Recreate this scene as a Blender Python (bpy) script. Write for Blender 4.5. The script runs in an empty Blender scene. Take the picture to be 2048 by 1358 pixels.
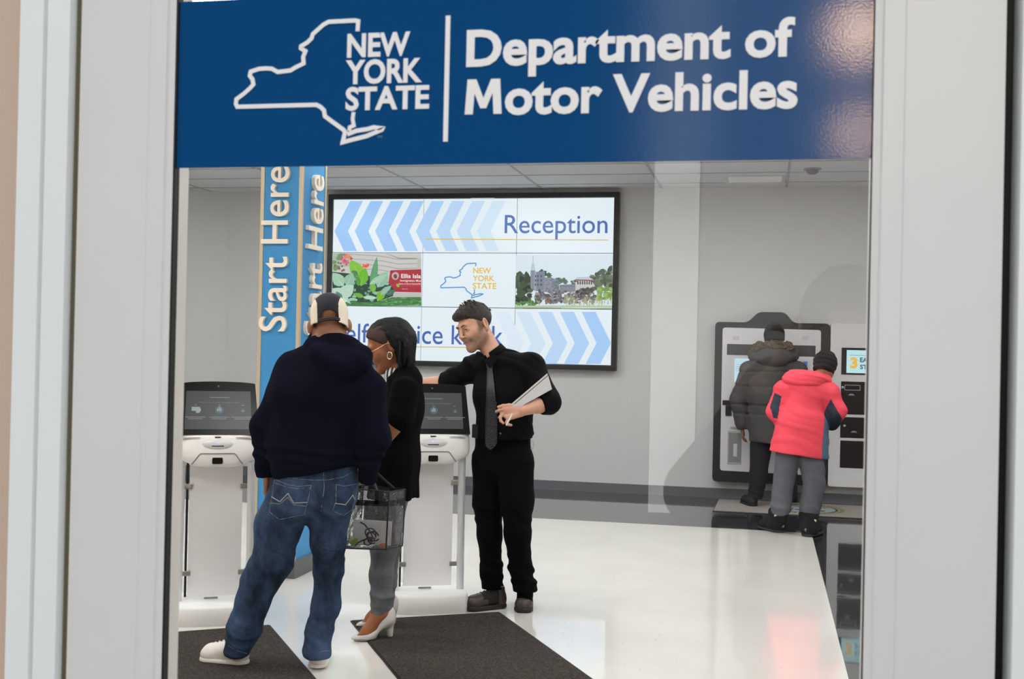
import bpy, bmesh, math, random
import numpy as np
from mathutils import Vector, Matrix

random.seed(7)
SC = bpy.context.scene
COL = SC.collection
PI = math.pi

# ------------------------------------------------------------------ camera
FOC, YAW, PITCH, ROLL, EYE = 2300.0, 0.2172, 0.0066, 0.0212, 1.45      # focal length in px of a 2048 px wide frame
_cy, _sy, _cp, _sp = math.cos(YAW), math.sin(YAW), math.cos(PITCH), math.sin(PITCH)
FW = np.array([-_sy * _cp, _cy * _cp, _sp]); _r = np.array([_cy, _sy, 0.0]); _u = np.cross(_r, FW)
RT = math.cos(ROLL) * _r + math.sin(ROLL) * _u
UP = -math.sin(ROLL) * _r + math.cos(ROLL) * _u
CAM = np.array([0, 0, EYE])
cam_data = bpy.data.cameras.new('camera'); cam = bpy.data.objects.new('camera', cam_data); COL.objects.link(cam)
M = Matrix.Identity(4)
for i in range(3):
    M[i][0], M[i][1], M[i][2], M[i][3] = RT[i], UP[i], -FW[i], CAM[i]
cam.matrix_world = M
cam_data.sensor_width = 36.0; cam_data.lens = FOC / 2048 * 36.0
cam_data.clip_start = 0.02; cam_data.clip_end = 200
cam_data.dof.use_dof = True; cam_data.dof.focus_distance = 6.2; cam_data.dof.aperture_fstop = 15.0
SC.camera = cam

def ray(x, y): return (x - 1024) / FOC * RT + (679 - y) / FOC * UP + FW
def P(x, y, Y):                      # the point of the plane y = Y seen at a pixel
    d = ray(x, y); return CAM + d * (Y / d[1])
def G(x, y, z=0.0):                  # the point of the plane z seen at a pixel
    d = ray(x, y); return CAM + d * ((z - EYE) / d[2])

# ------------------------------------------------------------------ colour, world, sun, exposure
def lin(c):
    out = []
    for v in c[:3]:
        v = v / 255.0
        out.append(v / 12.92 if v <= 0.04045 else ((v + 0.055) / 1.055) ** 2.4)
    return tuple(out)
SC.view_settings.view_transform = 'Standard'; SC.view_settings.look = 'None'
SC.view_settings.gamma = 1.0; SC.view_settings.use_curve_mapping = False
SC.view_settings.exposure = 0.0
SC.cycles.use_denoising = True
SC.cycles.max_bounces = 8; SC.cycles.transparent_max_bounces = 12

world = bpy.data.worlds.new('sky'); SC.world = world; world.use_nodes = True
nt = world.node_tree; nt.nodes.clear()
n_out = nt.nodes.new('ShaderNodeOutputWorld'); n_bg = nt.nodes.new('ShaderNodeBackground')
n_tc = nt.nodes.new('ShaderNodeTexCoord'); n_sep = nt.nodes.new('ShaderNodeSeparateXYZ'); n_rmp = nt.nodes.new('ShaderNodeValToRGB')
nt.links.new(n_tc.outputs['Generated'], n_sep.inputs[0]); nt.links.new(n_sep.outputs['Z'], n_rmp.inputs[0])
nt.links.new(n_rmp.outputs[0], n_bg.inputs[0]); nt.links.new(n_bg.outputs[0], n_out.inputs[0])
e = n_rmp.color_ramp.elements                                  # overcast sky above the dark street opposite
e[0].position = 0.36; e[0].color = (.004, .0042, .005, 1)
e[1].position = 0.62; e[1].color = (.86, .93, 1.0, 1)
n_bg.inputs['Strength'].default_value = 3.4

sun_d = bpy.data.lights.new('sun', 'SUN'); sun_d.energy = 14.0; sun_d.angle = 0.02; sun_d.color = (1, .96, .9)
sun = bpy.data.objects.new('sun', sun_d); COL.objects.link(sun)
sun.location = (0, 6, 12); sun.rotation_euler = (math.radians(-52), 0, math.radians(8))      # from behind the building, onto the facade opposite

# ------------------------------------------------------------------ materials
MATS = {}
def mat(name, col, rough=0.6, metal=0.0, spec=0.5, emit=None, strength=1.0, bump=None, mottle=None, coat=0.0, trans=0.0, alpha=1.0, sheen=0.0, raw=False):
    """col in sRGB 0-255. bump=(scale, strength), mottle=(scale, amount) vary the surface by noise in object space."""
    if name in MATS: return MATS[name]
    m = bpy.data.materials.new(name); m.use_nodes = True; MATS[name] = m
    n = m.node_tree.nodes; l = m.node_tree.links
    b = n['Principled BSDF']
    c = tuple(col) if raw else lin(col)
    b.inputs['Base Color'].default_value = (*c, 1)
    b.inputs['Roughness'].default_value = rough; b.inputs['Metallic'].default_value = metal
    b.inputs['Specular IOR Level'].default_value = spec
    b.inputs['Coat Weight'].default_value = coat; b.inputs['Transmission Weight'].default_value = trans
    b.inputs['Alpha'].default_value = alpha; b.inputs['Sheen Weight'].default_value = sheen
    if emit is not None:
        b.inputs['Emission Color'].default_value = (*lin(emit), 1); b.inputs['Emission Strength'].default_value = strength
    if bump or mottle:
        tc = n.new('ShaderNodeTexCoord')
    if mottle:
        t = n.new('ShaderNodeTexNoise'); t.inputs['Scale'].default_value = mottle[0]; t.inputs['Detail'].default_value = 4
        l.new(tc.outputs['Object'], t.inputs['Vector'])
        mr = n.new('ShaderNodeMapRange'); mr.inputs['From Min'].default_value = .3; mr.inputs['From Max'].default_value = .7
        mr.inputs['To Min'].default_value = 1 - mottle[1]; mr.inputs['To Max'].default_value = 1 + mottle[1]
        l.new(t.outputs['Fac'], mr.inputs['Value'])
        mx = n.new('ShaderNodeVectorMath'); mx.operation = 'SCALE'; mx.inputs[0].default_value = c
        l.new(mr.outputs[0], mx.inputs['Scale']); l.new(mx.outputs[0], b.inputs['Base Color'])
    if bump:
        t = n.new('ShaderNodeTexNoise'); t.inputs['Scale'].default_value = bump[0]; t.inputs['Detail'].default_value = 3
        l.new(tc.outputs['Object'], t.inputs['Vector'])
        bp = n.new('ShaderNodeBump'); bp.inputs['Strength'].default_value = bump[1]; bp.inputs['Distance'].default_value = 0.01
        l.new(t.outputs['Fac'], bp.inputs['Height']); l.new(bp.outputs[0], b.inputs['Normal'])
    return m

def screen_mat(name, col, strength=1.0):
    """a patch of a lit display: it gives off light of its own"""
    return mat(name, (8, 8, 9), rough=.25, emit=col, strength=strength)

def glass_mat(name, tint, refl=1.5, rough=0.0, body=0.0, bodycol=(200, 200, 205), wave=None):
    """clear sheet: see-through with a Fresnel reflection, optionally a little body of its own"""
    if name in MATS: return MATS[name]
    m = bpy.data.materials.new(name); m.use_nodes = True; MATS[name] = m
    n = m.node_tree.nodes; l = m.node_tree.links; n.clear()
    o = n.new('ShaderNodeOutputMaterial'); tr = n.new('ShaderNodeBsdfTransparent'); gl = n.new('ShaderNodeBsdfGlossy')
    fr = n.new('ShaderNodeFresnel'); mx = n.new('ShaderNodeMixShader')
    tr.inputs[0].default_value = (*tint, 1); gl.inputs['Roughness'].default_value = rough; fr.inputs[0].default_value = refl
    l.new(fr.outputs[0], mx.inputs[0]); l.new(tr.outputs[0], mx.inputs[1]); l.new(gl.outputs[0], mx.inputs[2])
    last = mx
    if wave:
        tc = n.new('ShaderNodeTexCoord'); t = n.new('ShaderNodeTexNoise'); t.inputs['Scale'].default_value = wave[0]; t.inputs['Detail'].default_value = 3
        bp = n.new('ShaderNodeBump'); bp.inputs['Strength'].default_value = wave[1]; bp.inputs['Distance'].default_value = .03
        l.new(tc.outputs['Object'], t.inputs['Vector']); l.new(t.outputs['Fac'], bp.inputs['Height'])
        l.new(bp.outputs[0], gl.inputs['Normal']); l.new(bp.outputs[0], fr.inputs['Normal'])
    if body:
        df = n.new('ShaderNodeBsdfDiffuse'); df.inputs[0].default_value = (*lin(bodycol), 1)
        m2 = n.new('ShaderNodeMixShader'); m2.inputs[0].default_value = body
        l.new(mx.outputs[0], m2.inputs[1]); l.new(df.outputs[0], m2.inputs[2]); last = m2
    l.new(last.outputs[0], o.inputs[0])
    return m

# ------------------------------------------------------------------ mesh building
class MB:
    """collects shapes, then becomes ONE mesh object"""
    def __init__(s): s.v = []; s.f = []; s.m = []; s.sm = []
    def add(s, v, f, mi=0, smooth=False):
        o = len(s.v); s.v += [tuple(map(float, q)) for q in v]
        s.f += [tuple(i + o for i in q) for q in f]; s.m += [mi] * len(f); s.sm += [smooth] * len(f); return s
    def bm(s, b, mi=0, smooth=False):
        b.verts.ensure_lookup_table(); b.verts.index_update()
        s.add([v.co[:] for v in b.verts], [[v.index for v in f.verts] for f in b.faces], mi, smooth); b.free(); return s
    def box(s, c, d, bev=0.0, rz=0.0, R=None, mi=0, seg=2):
        b = bmesh.new(); bmesh.ops.create_cube(b, size=1.0)
        bmesh.ops.scale(b, vec=d, verts=b.verts)
        if bev > 0: bmesh.ops.bevel(b, geom=list(b.edges), offset=bev, segments=seg, affect='EDGES', profile=.7)
        T = Matrix.Translation(Vector(c)) @ (R.to_4x4() if R is not None else Matrix.Rotation(rz, 4, 'Z'))
        bmesh.ops.transform(b, matrix=T, verts=b.verts)
        return s.bm(b, mi, False)
    def bx(s, x0, x1, y0, y1, z0, z1, bev=0.0, mi=0):
        return s.box(((x0 + x1) / 2, (y0 + y1) / 2, (z0 + z1) / 2), (abs(x1 - x0), abs(y1 - y0), abs(z1 - z0)), bev, mi=mi)
    def tube(s, pts, r, n=10, mi=0, cap=True):
        pts = [np.array(p, float) for p in pts]
        rs = r if hasattr(r, '__len__') else [r] * len(pts)
        up = None; rings = []
        for i, p in enumerate(pts):
            t = pts[min(i + 1, len(pts) - 1)] - pts[max(i - 1, 0)]; t = t / (np.linalg.norm(t) + 1e-12)
            if up is None:
                up = np.cross(t, [0, 0, 1] if abs(t[2]) < .9 else [1, 0, 0])
            up = up - t * (up @ t); up = up / (np.linalg.norm(up) + 1e-12); w = np.cross(t, up)
            rings.append([p + rs[i] * (math.cos(a) * up + math.sin(a) * w) for a in np.linspace(0, 2 * PI, n, endpoint=False)])
        v = [q for R_ in rings for q in R_]; f = []
        for i in range(len(pts) - 1):
            for j in range(n):
                f.append((i * n + j, i * n + (j + 1) % n, (i + 1) * n + (j + 1) % n, (i + 1) * n + j))
        s.add(v, f, mi, True)
        if cap:
            s.add(rings[0], [tuple(range(n))[::-1]], mi); s.add(rings[-1], [tuple(range(n))], mi)
        return s
    def prism(s, poly, o, ux, uy, depth, mi=0):
        """polygon (2D) in the plane o + a*ux + b*uy, extruded by the vector depth"""
        o, ux, uy, dp = (np.array(q, float) for q in (o, ux, uy, depth)); n = len(poly)
        A = [o + a * ux + b * uy for a, b in poly]; B = [q + dp for q in A]
        s.add(A + B, [tuple(range(n)), tuple(range(2 * n - 1, n - 1, -1))] + [(i, i + n, (i + 1) % n + n, (i + 1) % n) for i in range(n)], mi); return s
    def flat(s, poly, o, ux, uy, mi=0):
        o, ux, uy = (np.array(q, float) for q in (o, ux, uy))
        s.add([o + a * ux + b * uy for a, b in poly], [tuple(range(len(poly)))], mi); return s
    def build(s, name, mats, parent=None, world=True, **kw):
        return mesh_obj(name, s.v, s.f, mats, parent, s.m, s.sm, world, **kw)

def mesh_obj(name, v, f, mats, parent=None, midx=None, smooth=True, world=True, normals=True):
    me = bpy.data.meshes.new(name)
    v = np.array(v, float).reshape(-1, 3)
    root = parent
    while root is not None and root.parent is not None: root = root.parent
    if world and root is not None: v = v - np.array(root.location)
    me.from_pydata(v.tolist(), [], [tuple(q) for q in f])
    if not isinstance(mats, (list, tuple)): mats = [mats]
    for m in mats: me.materials.append(m)
    if midx is not None: me.polygons.foreach_set('material_index', np.array(midx, dtype=np.int32))
    sm = smooth if hasattr(smooth, '__len__') else [bool(smooth)] * len(f)
    me.polygons.foreach_set('use_smooth', np.array(sm, dtype=bool))
    if normals:
        b = bmesh.new(); b.from_mesh(me); bmesh.ops.recalc_face_normals(b, faces=b.faces); b.to_mesh(me); b.free()
    me.update()
    o = bpy.data.objects.new(name, me); COL.objects.link(o)
    if parent is not None: o.parent = parent
    return o

def tag(o, label=None, cat=None, group=None, kind=None):
    if label: o['label'] = label
    if cat: o['category'] = cat
    if group: o['group'] = group
    if kind: o['kind'] = kind
    return o
def thing(name, label, cat, loc=(0, 0, 0), rz=0.0, group=None):
    o = bpy.data.objects.new(name, None); COL.objects.link(o); o.empty_display_size = .1
    o.location = Vector([float(q) for q in loc]); o.rotation_euler = (0, 0, rz)
    return tag(o, label, cat, group)
def struct(o): o['kind'] = 'structure'; return o

_tc = {}
def text_geo(s, offset=0.0, shear=0.0, spacing=1.0):
    """outline letters of the built-in font as flat faces: unit cap height, left edge at 0, baseline at 0"""
    k = (s, offset, shear, spacing)
    if k in _tc: return _tc[k]
    def raw(t, off):
        cu = bpy.data.curves.new('lettering', 'FONT'); cu.body = t; cu.size = 1.0; cu.offset = off; cu.shear = shear; cu.space_character = spacing
        cu.resolution_u = 4
        ob = bpy.data.objects.new('lettering', cu); COL.objects.link(ob)
        dg = bpy.context.evaluated_depsgraph_get(); me = bpy.data.meshes.new_from_object(ob.evaluated_get(dg))
        v = np.array([q.co[:] for q in me.vertices]).reshape(-1, 3); f = [tuple(p.vertices) for p in me.polygons]
        bpy.data.objects.remove(ob); bpy.data.curves.remove(cu); bpy.data.meshes.remove(me); return v, f
    h, _ = raw('H', 0.0); cap = h[:, 1].max()
    v, f = raw(s, offset); v = v / cap; v[:, 0] -= v[:, 0].min()
    _tc[k] = (v[:, :2], f); return _tc[k]

def put_text(mb, s, o, ux, uz, width, height, depth=None, mi=0, offset=0.0, spacing=1.0):
    """letters laid from o along the unit vectors ux, uz; width of the line and cap height in metres; depth = extrusion vector"""
    v, f = text_geo(s, offset, 0.0, spacing); o, ux, uz = (np.array(q, float) for q in (o, ux, uz))
    sx = width / v[:, 0].max()
    W = [o + a * sx * ux + b * height * uz for a, b in v]
    if depth is None:
        mb.add(W, f, mi); return mb
    dp = np.array(depth, float); n = len(W); cnt = {}
    for q in f:
        for a, b in zip(q, q[1:] + q[:1]):
            cnt[(a, b)] = 1
    side = [(a, b, b + n, a + n) for (a, b) in cnt if (b, a) not in cnt]
    mb.add(W + [w + dp for w in W], [q[::-1] for q in f] + [tuple(i + n for i in q) for q in f] + side, mi)
    return mb

def ribbon(mb, pts, w, o, ux, uz, depth=None, mi=0, closed=False):
    """a stroke of width w along 2D points, mitred, in the plane o + a*ux + b*uz"""
    p = np.array(pts, float); n = len(p); L = []; R_ = []
    for i in range(n):
        a = p[i] - p[i - 1] if (i > 0 or closed) else p[1] - p[0]
        b = p[(i + 1) % n] - p[i] if (i < n - 1 or closed) else p[-1] - p[-2]
        a = a / np.linalg.norm(a); b = b / np.linalg.norm(b)
        na = np.array([-a[1], a[0]]); nb = np.array([-b[1], b[0]]); m = na + nb; m = m / (np.linalg.norm(m) + 1e-9)
        k = min(1 / max(m @ na, .35), 2.2)
        L.append(p[i] + m * k * w / 2); R_.append(p[i] - m * k * w / 2)
    for i in range(n if closed else n - 1):
        j = (i + 1) % n
        q = [L[i], R_[i], R_[j], L[j]]
        if depth is None: mb.flat(q, o, ux, uz, mi)
        else: mb.prism(q, o, ux, uz, depth, mi)
    return mb

# ================================================================== THE SETTING
YB = 11.59                     # back wall
YD = 1.20                      # outer face of the door
CEIL = 3.08
X_L, X_R = -5.76, 3.2

def noise_floor(name, base, rough, speck=None, wav=0.0, coat=0.0, spec=.5):
    m = bpy.data.materials.new(name); m.use_nodes = True; n = m.node_tree.nodes; l = m.node_tree.links; b = n['Principled BSDF']
    tc = n.new('ShaderNodeTexCoord'); t = n.new('ShaderNodeTexNoise'); t.inputs['Scale'].default_value = 2.2; t.inputs['Detail'].default_value = 5
    l.new(tc.outputs['Object'], t.inputs['Vector'])
    c = lin(base); r = n.new('ShaderNodeValToRGB'); r.color_ramp.elements[0].position = .3; r.color_ramp.elements[1].position = .7
    r.color_ramp.elements[0].color = (c[0] * .94, c[1] * .94, c[2] * .93, 1); r.color_ramp.elements[1].color = (*c, 1)
    l.new(t.outputs['Fac'], r.inputs[0]); last = r.outputs[0]
    if speck:
        vo = n.new('ShaderNodeTexVoronoi'); vo.inputs['Scale'].default_value = 14; l.new(tc.outputs['Object'], vo.inputs['Vector'])
        lt = n.new('ShaderNodeMath'); lt.operation = 'LESS_THAN'; lt.inputs[1].default_value = .055; l.new(vo.outputs['Distance'], lt.inputs[0])
        mx = n.new('ShaderNodeMix'); mx.data_type = 'RGBA'; l.new(lt.outputs[0], mx.inputs[0]); l.new(last, mx.inputs[6]); mx.inputs[7].default_value = (*lin(speck), 1); last = mx.outputs[2]
    l.new(last, b.inputs['Base Color']); b.inputs['Roughness'].default_value = rough; b.inputs['Coat Weight'].default_value = coat
    b.inputs['Coat Roughness'].default_value = .03; b.inputs['Specular IOR Level'].default_value = spec
    if wav:
        t2 = n.new('ShaderNodeTexNoise'); t2.inputs['Scale'].default_value = 5.0; t2.inputs['Detail'].default_value = 2; l.new(tc.outputs['Object'], t2.inputs['Vector'])
        bp = n.new('ShaderNodeBump'); bp.inputs['Strength'].default_value = wav; bp.inputs['Distance'].default_value = .004
        l.new(t2.outputs['Fac'], bp.inputs['Height']); l.new(bp.outputs[0], b.inputs['Normal']); l.new(bp.outputs[0], b.inputs['Coat Normal'])
    return m
m_floor = noise_floor('white polished floor', (232, 229, 223), .16, (186, 180, 172), .06, .6)
m_border = noise_floor('dark polished floor', (46, 47, 50), .07, None, .10, .7)
m_wall = mat('wall paint', (200, 200, 199), .75, bump=(90, .03))
m_ceil = mat('ceiling tile', (212, 212, 212), .85, mottle=(120, .03))
m_tee = mat('ceiling grid', (168, 168, 168), .6)
m_base = mat('grey vinyl baseboard', (98, 100, 104), .5)
m_alu = mat('white painted aluminium', (226, 222, 216), .38, mottle=(6, .015))
m_alu2 = mat('off white aluminium', (240, 240, 236), .42)
m_black = mat('black rubber gasket', (13, 13, 14), .6)
m_out = mat('beige outside wall', (205, 178, 156), .7, bump=(60, .05))
m_pave = mat('outside pavement', (14, 14, 14), .95, spec=0.0, mottle=(8, .08))

# floors: the white field and the dark border along the back and the right
wx, wy = .39, 9.61
b = MB(); b.flat([(X_L - .6, YD + .06), (wx, YD + .06), (wx, wy), (X_L - .6, wy)], (0, 0, 0), (1, 0, 0), (0, 1, 0)); struct(b.build('floor', m_floor))
b = MB(); b.flat([(wx, YD + .06), (X_R, YD + .06), (X_R, YB + .05), (X_L - .6, YB + .05), (X_L - .6, wy), (wx, wy)], (0, 0, 0), (1, 0, 0), (0, 1, 0)); struct(b.build('floor_border', m_border))
# walls
b = MB(); b.bx(X_L - .8, X_R + .1, YB, YB + .1, 0, CEIL + .05); struct(b.build('wall_back', m_wall))
dL = np.array([-.92, -.39]); dL /= np.linalg.norm(dL)                 # the left wall leaves the back wall at an angle
b = MB(); e0 = np.array([X_L, YB]); e1 = e0 + dL * 1.4; nL = np.array([dL[1], -dL[0]])
b.prism([(e0[0], e0[1]), (e1[0], e1[1]), (e1[0], YD + .12), (e1[0] - .1, YD + .12), (e1[0] - .1, e1[1] + .1), (e0[0], e0[1] + .1)], (0, 0, 0), (1, 0, 0), (0, 1, 0), (0, 0, CEIL + .05)); struct(b.build('wall_left', m_wall))
b = MB(); b.bx(X_R, X_R + .1, YD, YB + .1, 0, CEIL + .05); struct(b.build('wall_right', m_wall))
# ceiling with its grid of tees (600 x 1200 tiles)
b = MB(); b.bx(-7.3, X_R + .1, YD, YB + .1, CEIL, CEIL + .1); struct(b.build('ceiling', m_ceil))
b = MB(); x = .17 - 1.22 * 6
while x < X_R:
    b.bx(x - .012, x + .012, YD + .1, YB - .0, CEIL - .004, CEIL + .002); x += 1.22
y = 11.25
while y > YD + .2:
    b.bx(-7.2, X_R, y - .012, y + .012, CEIL - .0045, CEIL + .002); y -= .61
struct(b.build('ceiling_grid', m_tee))
# baseboards
b = MB(); b.bx(X_L, X_R, YB - .012, YB - .0005, 0, .095); struct(b.build('baseboard_back', m_base))
b = MB(); q = e0 + nL * .0; b.prism([(0, 0), (1.38, 0), (1.38, .012), (0, .012)], (e0[0], e0[1] - .001, 0), (dL[0], dL[1], 0), (-dL[1] * -1, dL[0] * -1 if False else -abs(dL[0]), 0), (0, 0, .095)); struct(b.build('baseboard_left', m_base))

# ------------------------------------------------------------------ ceiling lights (recessed troffers)
m_diff = mat('light diffuser', (245, 245, 245), .5, emit=(252, 252, 251), strength=16)
m_lframe = mat('light frame', (205, 205, 205), .5)
def ceiling_light(x, y, label, w=1.16, d=.56, m=None):
    t = thing('ceiling_light', label, 'light', (x, y, CEIL - .006), 0, 'recessed ceiling lights')
    f = MB()
    for s in (-1, 1):
        f.box((x + s * w / 2, y, CEIL - .006), (.03, d + .03, .010)); f.box((x, y + s * d / 2, CEIL - .006), (w - .03, .03, .010))
    f.build('light_frame', m_lframe, t)
    g = MB(); g.bx(x - w / 2 + .015, x + w / 2 - .015, y - d / 2 + .015, y + d / 2 - .015, CEIL - .0075, CEIL - .0035); g.build('diffuser', m or m_diff, t)
    return t
m_dim = mat('light diffuser turned down', (205, 205, 205), .5, emit=(255, 250, 243), strength=.10)
ceiling_light(-.13, 11.02, 'recessed ceiling light panel above the wall machines, by the smoke detector', w=.52, d=.40, m=m_dim)
for i, x in enumerate((-5.32, -2.88, -.44, 2.0)):
    for j, y in enumerate((2.405, 4.845, 7.285, 9.115)):
        ceiling_light(x, y, 'recessed ceiling light panel further forward in the tiled ceiling')

# smoke detector
sd = G(1625, 344, CEIL - .03)
t = thing('smoke_detector', 'small round smoke detector on the ceiling right of the light panel', 'smoke detector', (sd[0], sd[1], CEIL))
def lathe(mb, prof, c, n=24, mi=0, ax=(0, 0, 1)):
    ax = Vector(ax).normalized(); R = Vector((0, 0, 1)).rotation_difference(ax).to_matrix(); v = []; f = []
    for r, z in prof:
        for a in range(n):
            q = R @ Vector((r * math.cos(2 * PI * a / n), r * math.sin(2 * PI * a / n), z)); v.append((q[0] + c[0], q[1] + c[1], q[2] + c[2]))
    for i in range(len(prof) - 1):
        for a in range(n): f.append((i * n + a, i * n + (a + 1) % n, (i + 1) * n + (a + 1) % n, (i + 1) * n + a))
    mb.add(v, f, mi, True); return mb
b = MB(); lathe(b, [(0, -.012), (.075, -.012), (.078, 0)], (sd[0], sd[1], CEIL)); b.build('base', mat('detector plastic', (150, 150, 150), .5), t)
b = MB(); lathe(b, [(0, -.05), (.03, -.05), (.05, -.035), (.055, -.012)], (sd[0], sd[1], CEIL)); b.build('sensor_cap', mat('detector cap', (120, 120, 122), .5), t)

# ------------------------------------------------------------------ door, its frame and the outside wall (camera side)
def dx(px, py=600, Y=YD): return P(px, py, Y)[0]
xl0, xl1 = dx(150), dx(334)                # left stile
xr0, xr1 = dx(1741), dx(2003)              # right stile
DT = 2.12                                  # door top
b = MB()                                   # outside wall
b.bx(-6.9, dx(40), YD + .0, YD + .09, 0, CEIL + .3); b.bx(dx(2200), X_R + .1, YD, YD + .09, 0, CEIL + .3); b.bx(dx(40), dx(2200), YD, YD + .09, DT + .12, CEIL + .3); b.bx(-6.9, X_R + .1, YD, YD + .09, CEIL + .3, 7.0)  # topmost box is unseen, added to keep the sun off the pavement
struct(b.build('wall_front', m_out))
b = MB(); b.bx(-9, 9, -14, YD + .06, -.06, -.002); struct(b.build('pavement', m_pave))
# fixed frame (jambs and head)
b = MB(); xj0, xj1 = dx(40), dx(139)
b.prism([(xj0, YD - .012), (dx(86), YD - .012), (dx(88), YD - .004), (dx(92), YD - .004), (dx(95), YD - .012), (xj1, YD - .012), (xj1, YD + .10), (xj0, YD + .10)], (0, 0, 0), (1, 0, 0), (0, 1, 0), (0, 0, DT + .12)); struct(b.build('trim_1', m_alu2))
b = MB(); b.bx(dx(2031), dx(2200), YD - .012, YD + .10, 0, DT + .12, .002); struct(b.build('trim_2', m_alu2))
b = MB(); b.bx(xj1, dx(2031), YD - .012, YD + .10, DT + .012, DT + .12, .002); struct(b.build('trim_3', m_alu2))
b = MB(); b.bx(xj1, xl0 - .0, YD + .03, YD + .06, 0, DT + .012); struct(b.build('trim_4', m_black))
b = MB(); b.bx(xr1, dx(2031), YD + .03, YD + .06, 0, DT + .012); struct(b.build('trim_5', m_black))
# the door leaf
door = thing('door_1', 'white framed glass entrance door', 'door', ((xl0 + xr1) / 2, YD, 0)); struct(door)
GY = YD + .012                             # outer face of the glass
def stile(x0, x1, inner, name):
    """aluminium stile with a stepped glazing stop on its inner edge"""
    s = 1 if inner > 0 else -1
    a, c = (x0, x1) if s > 0 else (x1, x0)
    p = [(a, YD), (c - s * .030, YD), (c - s * .0285, YD + .0015), (c - s * .009, YD + .002), (c - s * .007, YD + .005), (c, YD + .006), (c, YD + .044), (a, YD + .044)]
    m = MB(); m.prism(p, (0, 0, .012), (1, 0, 0), (0, 1, 0), (0, 0, DT - .012)); return m.build(name, m_alu, door)
stile(xl0, xl1, 1, 'stile'); stile(xr0, xr1, -1, 'stile')
b = MB(); b.bx(xl1, xr0, YD, YD + .044, .012, .26, .002); b.build('bottom_rail', m_alu, door)
b = MB(); b.bx(xl1, xr0, YD, YD + .044, 1.90, DT, .002); b.build('top_rail', m_alu, door)
b = MB()
b.bx(xl1 - .001, xl1 + .0022, YD + .007, YD + .018, .26, 1.90); b.bx(xr0 - .001, xr0 + .001, YD + .007, YD + .018, .26, 1.90)
b.build('glazing_gasket', m_black, door)
b = MB(); b.bx(xl0 - .006, xl0, YD + .001, YD + .04, .012, DT); b.build('edge_seal', mat('ochre brush seal', (96, 88, 64), .8), door)
m_glass = glass_mat('door glass', (.93, .945, .94), 1.62)
b = MB(); b.flat([(xl1, .26), (xr0, .26), (xr0, 1.90), (xl1, 1.90)], (0, GY, 0), (1, 0, 0), (0, 0, 1)); pane = b.build('glass_pane', m_glass, door, normals=False)

# the facade across the street, seen mirrored in the right half of the glass
b = MB(); b.bx(-1.0, 6, -8.4, -8.0, 0, 6); struct(b.build('wall_opposite', mat('facade opposite', (122, 122, 124), .8)))
b = MB(); b.bx(-1.0, -.60, -8.05, -7.9, 0, 6); struct(b.build('trim_6', mat('pale pilaster opposite', (235, 238, 240), .8)))

# ------------------------------------------------------------------ the blue sign on the glass
SY = GY - .0015
def S(px, py): q = P(px, py, SY - .001); return q[0], q[2]
z0 = S(345, 336)[1]; z1 = S(345, 4)[1]
m_blue = mat('glossy blue vinyl', (17, 74, 124), .105, spec=.32, bump=(420, .014))
m_let = mat('sign lettering', (246, 241, 236), .45)
sign = thing('door_sign', 'wide glossy blue sign with white outline and lettering across the glass door', 'sign', ((xl1 + xr0) / 2, SY, z0))
b = MB(); b.bx(xl1 + .0022, xr0 - .001, SY, SY + .0012, z0, z1); b.build('panel', m_blue, sign)
X3, Z3 = (1, 0, 0), (0, 0, 1); DPT = (0, -.0006, 0); so = (0, SY, 0)
def z3(x, y): return S(440 + x * .2344, 20 + y * .2344)
NY_A = [(1172, 180), (1178, 95), (1150, 88), (925, 100), (880, 125), (790, 205), (780, 240), (745, 275), (690, 308), (688, 325), (728, 350), (708, 400), (712, 455), (640, 490), (600, 515), (560, 520), (490, 528), (440, 500), (390, 497), (330, 502), (260, 525), (252, 560), (275, 590), (283, 635), (250, 670), (200, 715), (138, 760), (133, 800), (145, 825), (820, 808), (855, 825), (885, 855), (893, 905), (960, 955), (1050, 1020), (1066, 1040), (1045, 1128), (1130, 1105), (1250, 1075), (1380, 1020), (1385, 1010), (1310, 1000), (1260, 1015), (1160, 1030), (1085, 1060)]
NY_B = [(1138, 870), (1130, 930), (1140, 985), (1105, 1000), (1100, 1030)]
b = MB(); w_ = .0048
ribbon(b, [z3(*q) for q in NY_A], w_, so, X3, Z3, DPT); ribbon(b, [z3(*q) for q in NY_B], w_ * .9, so, X3, Z3, DPT); b.build('state_outline', m_let, sign)
b = MB(); a0, a1 = S(896, 31), S(893, 283); b.bx(a0[0] - .0027, a0[0] + .0027, SY - .0006, SY, a1[1], a0[1]); b.build('divider_bar', m_let, sign)
def sign_text(txt, l, r, top, base, off):
    (xa, za), (xb, _), (_, zt) = S(*l), S(*r), S(*top)
    m = MB(); put_text(m, txt, (xa, SY, za), X3, Z3, xb - xa, zt - za, DPT, 0, off); return m.build('lettering', m_let, sign)
def s3(x, y): return (440 + x * .2344, 20 + y * .2344)
sign_text('NEW', s3(1082, 398), s3(1618, 390), s3(1082, 212), 0, .032)
sign_text('YORK', s3(1068, 626), s3(1722, 612), s3(1068, 438), 0, .032)
sign_text('STATE', s3(1068, 850), s3(1782, 838), s3(1068, 668), 0, .032)
sign_text('Department of', (932, 131), (1589, 110), (933, 63), 0, .030)
sign_text('otor Vehicles', (1009, 227), (1595, 210), (1009, 158), 0, .030)
(xa, za), (xb, _), (_, zt) = S(929, 229), S(1003, 226), S(935, 159)
b = MB(); w_, h_ = xb - xa, zt - za; b.prism([(x * w_, z * h_) for x, z in ((0, 0), (.06, 1), (.30, 1), (.50, .46), (.70, 1), (.94, 1), (1, 0), (.78, 0), (.745, .60), (.58, .17), (.42, .17), (.255, .60), (.22, 0))], (xa, SY, za), X3, Z3, DPT); b.build('lettering', m_let, sign)
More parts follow.
